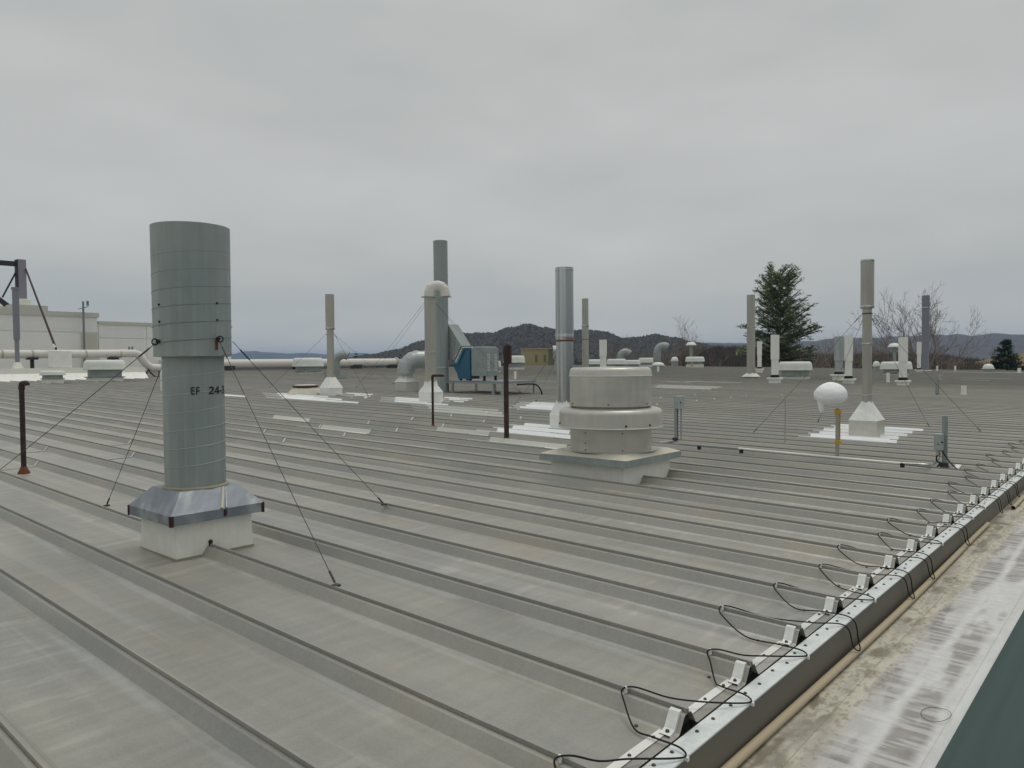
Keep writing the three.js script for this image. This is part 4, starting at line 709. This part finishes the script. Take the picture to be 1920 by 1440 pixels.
// a bare tree from recursive tapered limbs
function bareTree(label, px, pyTop, dist, seed, o = {}) {
  const q = mulberry(seed), base = far(px, 690, dist), top = far(px, pyTop, dist).y, Ht = top + 9, g = thing('bare_tree', label, 'tree', new THREE.Vector3(base.x, -9.02, base.z), o.group);
  const pos = [], limbs = []; const RAD = 4;
  function seg(a, b, r0, r1, out) {
    const d = b.clone().sub(a).normalize(), s = Math.abs(d.y) > .9 ? new THREE.Vector3(1, 0, 0) : new THREE.Vector3(0, 1, 0), x = new THREE.Vector3().crossVectors(d, s).normalize(), y = new THREE.Vector3().crossVectors(d, x), n = r0 > .12 ? 7 : r0 > .03 ? 4 : 3;
    for (let i = 0; i < n; i++) { const a0 = i / n * 6.2832, a1 = (i + 1) / n * 6.2832, c = (p, r, t) => p.clone().addScaledVector(x, r * Math.cos(t)).addScaledVector(y, r * Math.sin(t)); const A = c(a, r0, a0), B = c(a, r0, a1), C = c(b, r1, a1), D = c(b, r1, a0); out.push(A.x, A.y, A.z, C.x, C.y, C.z, B.x, B.y, B.z, A.x, A.y, A.z, D.x, D.y, D.z, C.x, C.y, C.z); }
  }
  const trunk = [], crown = [];
  function grow(p, dir, len, r, lev) {
    let a = p.clone(), d = dir.clone(), n = lev === 0 ? 4 : 3; const out = lev === 0 ? trunk : crown;
    for (let i = 0; i < n; i++) {
      d.add(new THREE.Vector3(q() - .5, (q() - .5) * .6 + (lev > 0 ? .10 : 0), q() - .5).multiplyScalar(lev === 0 ? .12 : .42)).normalize();
      const b = a.clone().addScaledVector(d, len / n), r1 = r * (1 - .55 * (i + 1) / n), r0 = r * (1 - .55 * i / n); seg(a, b, r0, r1, out);
      if (lev < (o.levels ?? 5)) { const k = lev === 0 ? (i < 1 ? 0 : 2 + (q() > .4)) : (i === n - 1 ? 2 : (q() > .3 ? 1 : 0) + (q() > .75)); for (let c = 0; c < k; c++) { const ax = new THREE.Vector3(q() - .5, q() - .5, q() - .5).cross(d).normalize(), nd = d.clone().applyAxisAngle(ax, (o.spread ?? .75) * (.55 + .8 * q())); nd.y += .12; grow(b, nd.normalize(), len * (lev === 0 ? .66 : .66) * (.7 + .45 * q()), Math.max(r1 * .72, Ht * .0011), lev + 1); } }
      a = b;
    }
  }
  grow(new THREE.Vector3(0, -.2, 0), new THREE.Vector3((q() - .5) * .1, 1, (q() - .5) * .1), Ht * (o.trunk ?? .5), Ht * (o.girth ?? .022), 0);
  const build = (arr, name, mat) => { const bg = new THREE.BufferGeometry(); bg.setAttribute('position', new THREE.Float32BufferAttribute(arr, 3)); let my = 0; bg.computeVertexNormals(); return part(name, bg, mat, g); };
  let my = 0; for (let i = 1; i < crown.length; i += 3) my = Math.max(my, crown[i]); const k = Ht / my; g.scale.set(k * (o.wide ?? 1), k, k * (o.wide ?? 1));
  build(trunk, 'trunk', o.bark ?? M.bark); build(crown, 'crown', o.twig ?? M.twig); return g;
}
M.bark = std(0x6a645e, .95); M.twig = std(0x857b74, .95); M.twigPale = std(0x8a7d72, .95); M.twigBirch = std(0xa39c94, .9);
bareTree('spreading bare tree behind the dark grey stack', 1740, 529, 130, 29, { spread: .66, trunk: .42, wide: .82, girth: .026, levels: 5 });
bareTree('smaller bare tree left of the spreading one', 1682, 566, 140, 21, { spread: .8, trunk: .45 });
bareTree('slim pale bare tree over the bent vent hood', 1284, 588, 190, 33, { spread: .5, trunk: .55, twig: M.twigPale, wide: 1.1 });
bareTree('small pale bare tree beside the slim pale one', 1232, 618, 200, 41, { spread: .55, trunk: .5, twig: M.twigPale });
for (const [x, y, s] of [[1545, 628, 51], [1520, 640, 57], [1565, 620, 63], [1600, 610, 77], [1655, 612, 83], [1790, 634, 91], [1640, 622, 93]]) bareTree('thin bare tree in the thicket behind the white vent pipes', x, y, 170 + (s % 5) * 8, s, { spread: .6, levels: 4, twig: M.twigPale, group: 'thin bare trees behind the white vent pipes', girth: .016 });
for (const [x, y, s] of [[1150, 620, 101], [1160, 628, 103], [1340, 652, 107], [1190, 640, 109]]) bareTree('thin bare tree before the near hill', x, y, 230, s, { spread: .5, levels: 4, group: 'thin bare trees before the near hill', girth: .014 });

// evergreens: trunk, limbs and needle sprays made of many small blades
function needles(out, c, r, n, q, up = .3, flatten = .45) { for (let i = 0; i < n; i++) { const a = q() * 6.283, e = (q() - .5), d = new THREE.Vector3(Math.cos(a), e * flatten * 2 + up * q(), Math.sin(a)).normalize(), o = c.clone().addScaledVector(new THREE.Vector3(q() - .5, (q() - .5) * flatten, q() - .5), r * 1.3), w = r * (.10 + .08 * q()), s = new THREE.Vector3(-d.z, (q() - .5) * .6, d.x).normalize().multiplyScalar(w), e1 = o.clone().addScaledVector(d, r * (.5 + .5 * q())); out.push(o.x - s.x, o.y - s.y, o.z - s.z, o.x + s.x, o.y + s.y, o.z + s.z, e1.x, e1.y, e1.z); } }
function pine(label, px, pyTop, dist, seed, o) {
  const q = mulberry(seed), base = far(px, 690, dist), Ht = far(px, pyTop, dist).y + 9, g = thing('pine_tree', label, 'tree', new THREE.Vector3(base.x, -9.02, base.z)), tr = [], nd = [];
  const stems = o.stems;
  for (const [sx, sz, hk] of stems) {
    const H = Ht * hk, pts = [new THREE.Vector3(0, -.2, 0), new THREE.Vector3(sx * .5, H * .3, sz * .5), new THREE.Vector3(sx, H * .6, sz), new THREE.Vector3(sx * 1.05, H, sz * 1.05)], cv = new THREE.CatmullRomCurve3(pts);
    for (let k = 0; k < 10; k++) tr.push(bar(cv.getPoint(k / 10), cv.getPoint((k + 1) / 10), Ht * .016 * (1.05 - k / 10), 7));
    const whorls = o.whorls;
    for (let w = 0; w < whorls; w++) {
      const t = o.from + (1 - o.from) * w / whorls, c = cv.getPoint(t), rad = o.radius(t) * Ht; const nb2 = 5;
      for (let b = 0; b < nb2; b++) {
        const a = q() * 6.283, L = rad * (.55 + .6 * q()), rise = o.rise(t) + (q() - .5) * .2, d = new THREE.Vector3(Math.cos(a), rise, Math.sin(a)).normalize(), e = c.clone().addScaledVector(d, L); e.y += L * .10;
        tr.push(bar(c, e, Ht * .0035, 4));
        const m = Math.max(3, Math.round(L / (Ht * .018)));
        for (let k = 1; k <= m; k++) { const f = k / m; if (f < .28 && q() > .3) continue; const pc = c.clone().lerp(e, f).add(new THREE.Vector3((q() - .5) * L * .28, (q() - .3) * L * .07, (q() - .5) * L * .28)); needles(nd, pc, Ht * o.spray * (.8 + .5 * q()), o.blades ?? 26, q, .5, o.flat ?? .4); }
      }
    }
    needles(nd, cv.getPoint(.99), Ht * .03, 30, q, 1);
  }
  part('trunk', tr, M.bark, g);
  const bg = new THREE.BufferGeometry(); bg.setAttribute('position', new THREE.Float32BufferAttribute(nd, 3)); bg.computeVertexNormals();
  part('crown', bg, o.mat, g); return g;
}
const needleA = std(0x87946f, .9), needleB = std(0x4a5a4a, .9);
pine('tall white pine with two stems behind the thin beige stack', 1461, 511, 135, 7, { stems: [[-1.9, .9, .96], [1.4, -.8, 1]], whorls: 18, from: .42, radius: t => t < .55 ? .25 : .25 * Math.pow(1 - (t - .55) / .53, .5), rise: t => .04 + 1.5 * Math.pow(Math.max(0, t - .38), 1.2), spray: .026, blades: 22, mat: needleA });
pine('dark conical spruce beside the field at the roof edge', 1886, 637, 170, 13, { stems: [[0, 0, 1]], whorls: 30, from: .30, radius: t => .40 * Math.pow(1 - (t - .3) / .72, .85), rise: t => -.05 + .3 * (t - .3), spray: .042, blades: 20, flat: .7, mat: needleB });
pine('small distant spruce on the slope above the far cream pipe', 668, 659, 420, 17, { stems: [[0, 0, 1]], whorls: 10, from: .3, radius: t => .2 * (1.05 - t), rise: t => 0, spray: .04, mat: needleB });
// radio mast on the hill top
{ const s = far(976, 604, 1490), b = far(976, 618, 1490), g = thing('radio_mast', 'thin radio mast on top of the near hill', 'mast', new THREE.Vector3(b.x, b.y - 6, b.z)); part('mast', [bar(new THREE.Vector3(-.8, 0, 0), new THREE.Vector3(0, s.y - b.y + 6, 0), .3, 4), bar(new THREE.Vector3(.8, 0, 0), new THREE.Vector3(0, s.y - b.y + 6, 0), .3, 4), bar(new THREE.Vector3(0, 0, .8), new THREE.Vector3(0, s.y - b.y + 6, 0), .3, 4)], M.slate, g); }

renderer.render(scene, camera);
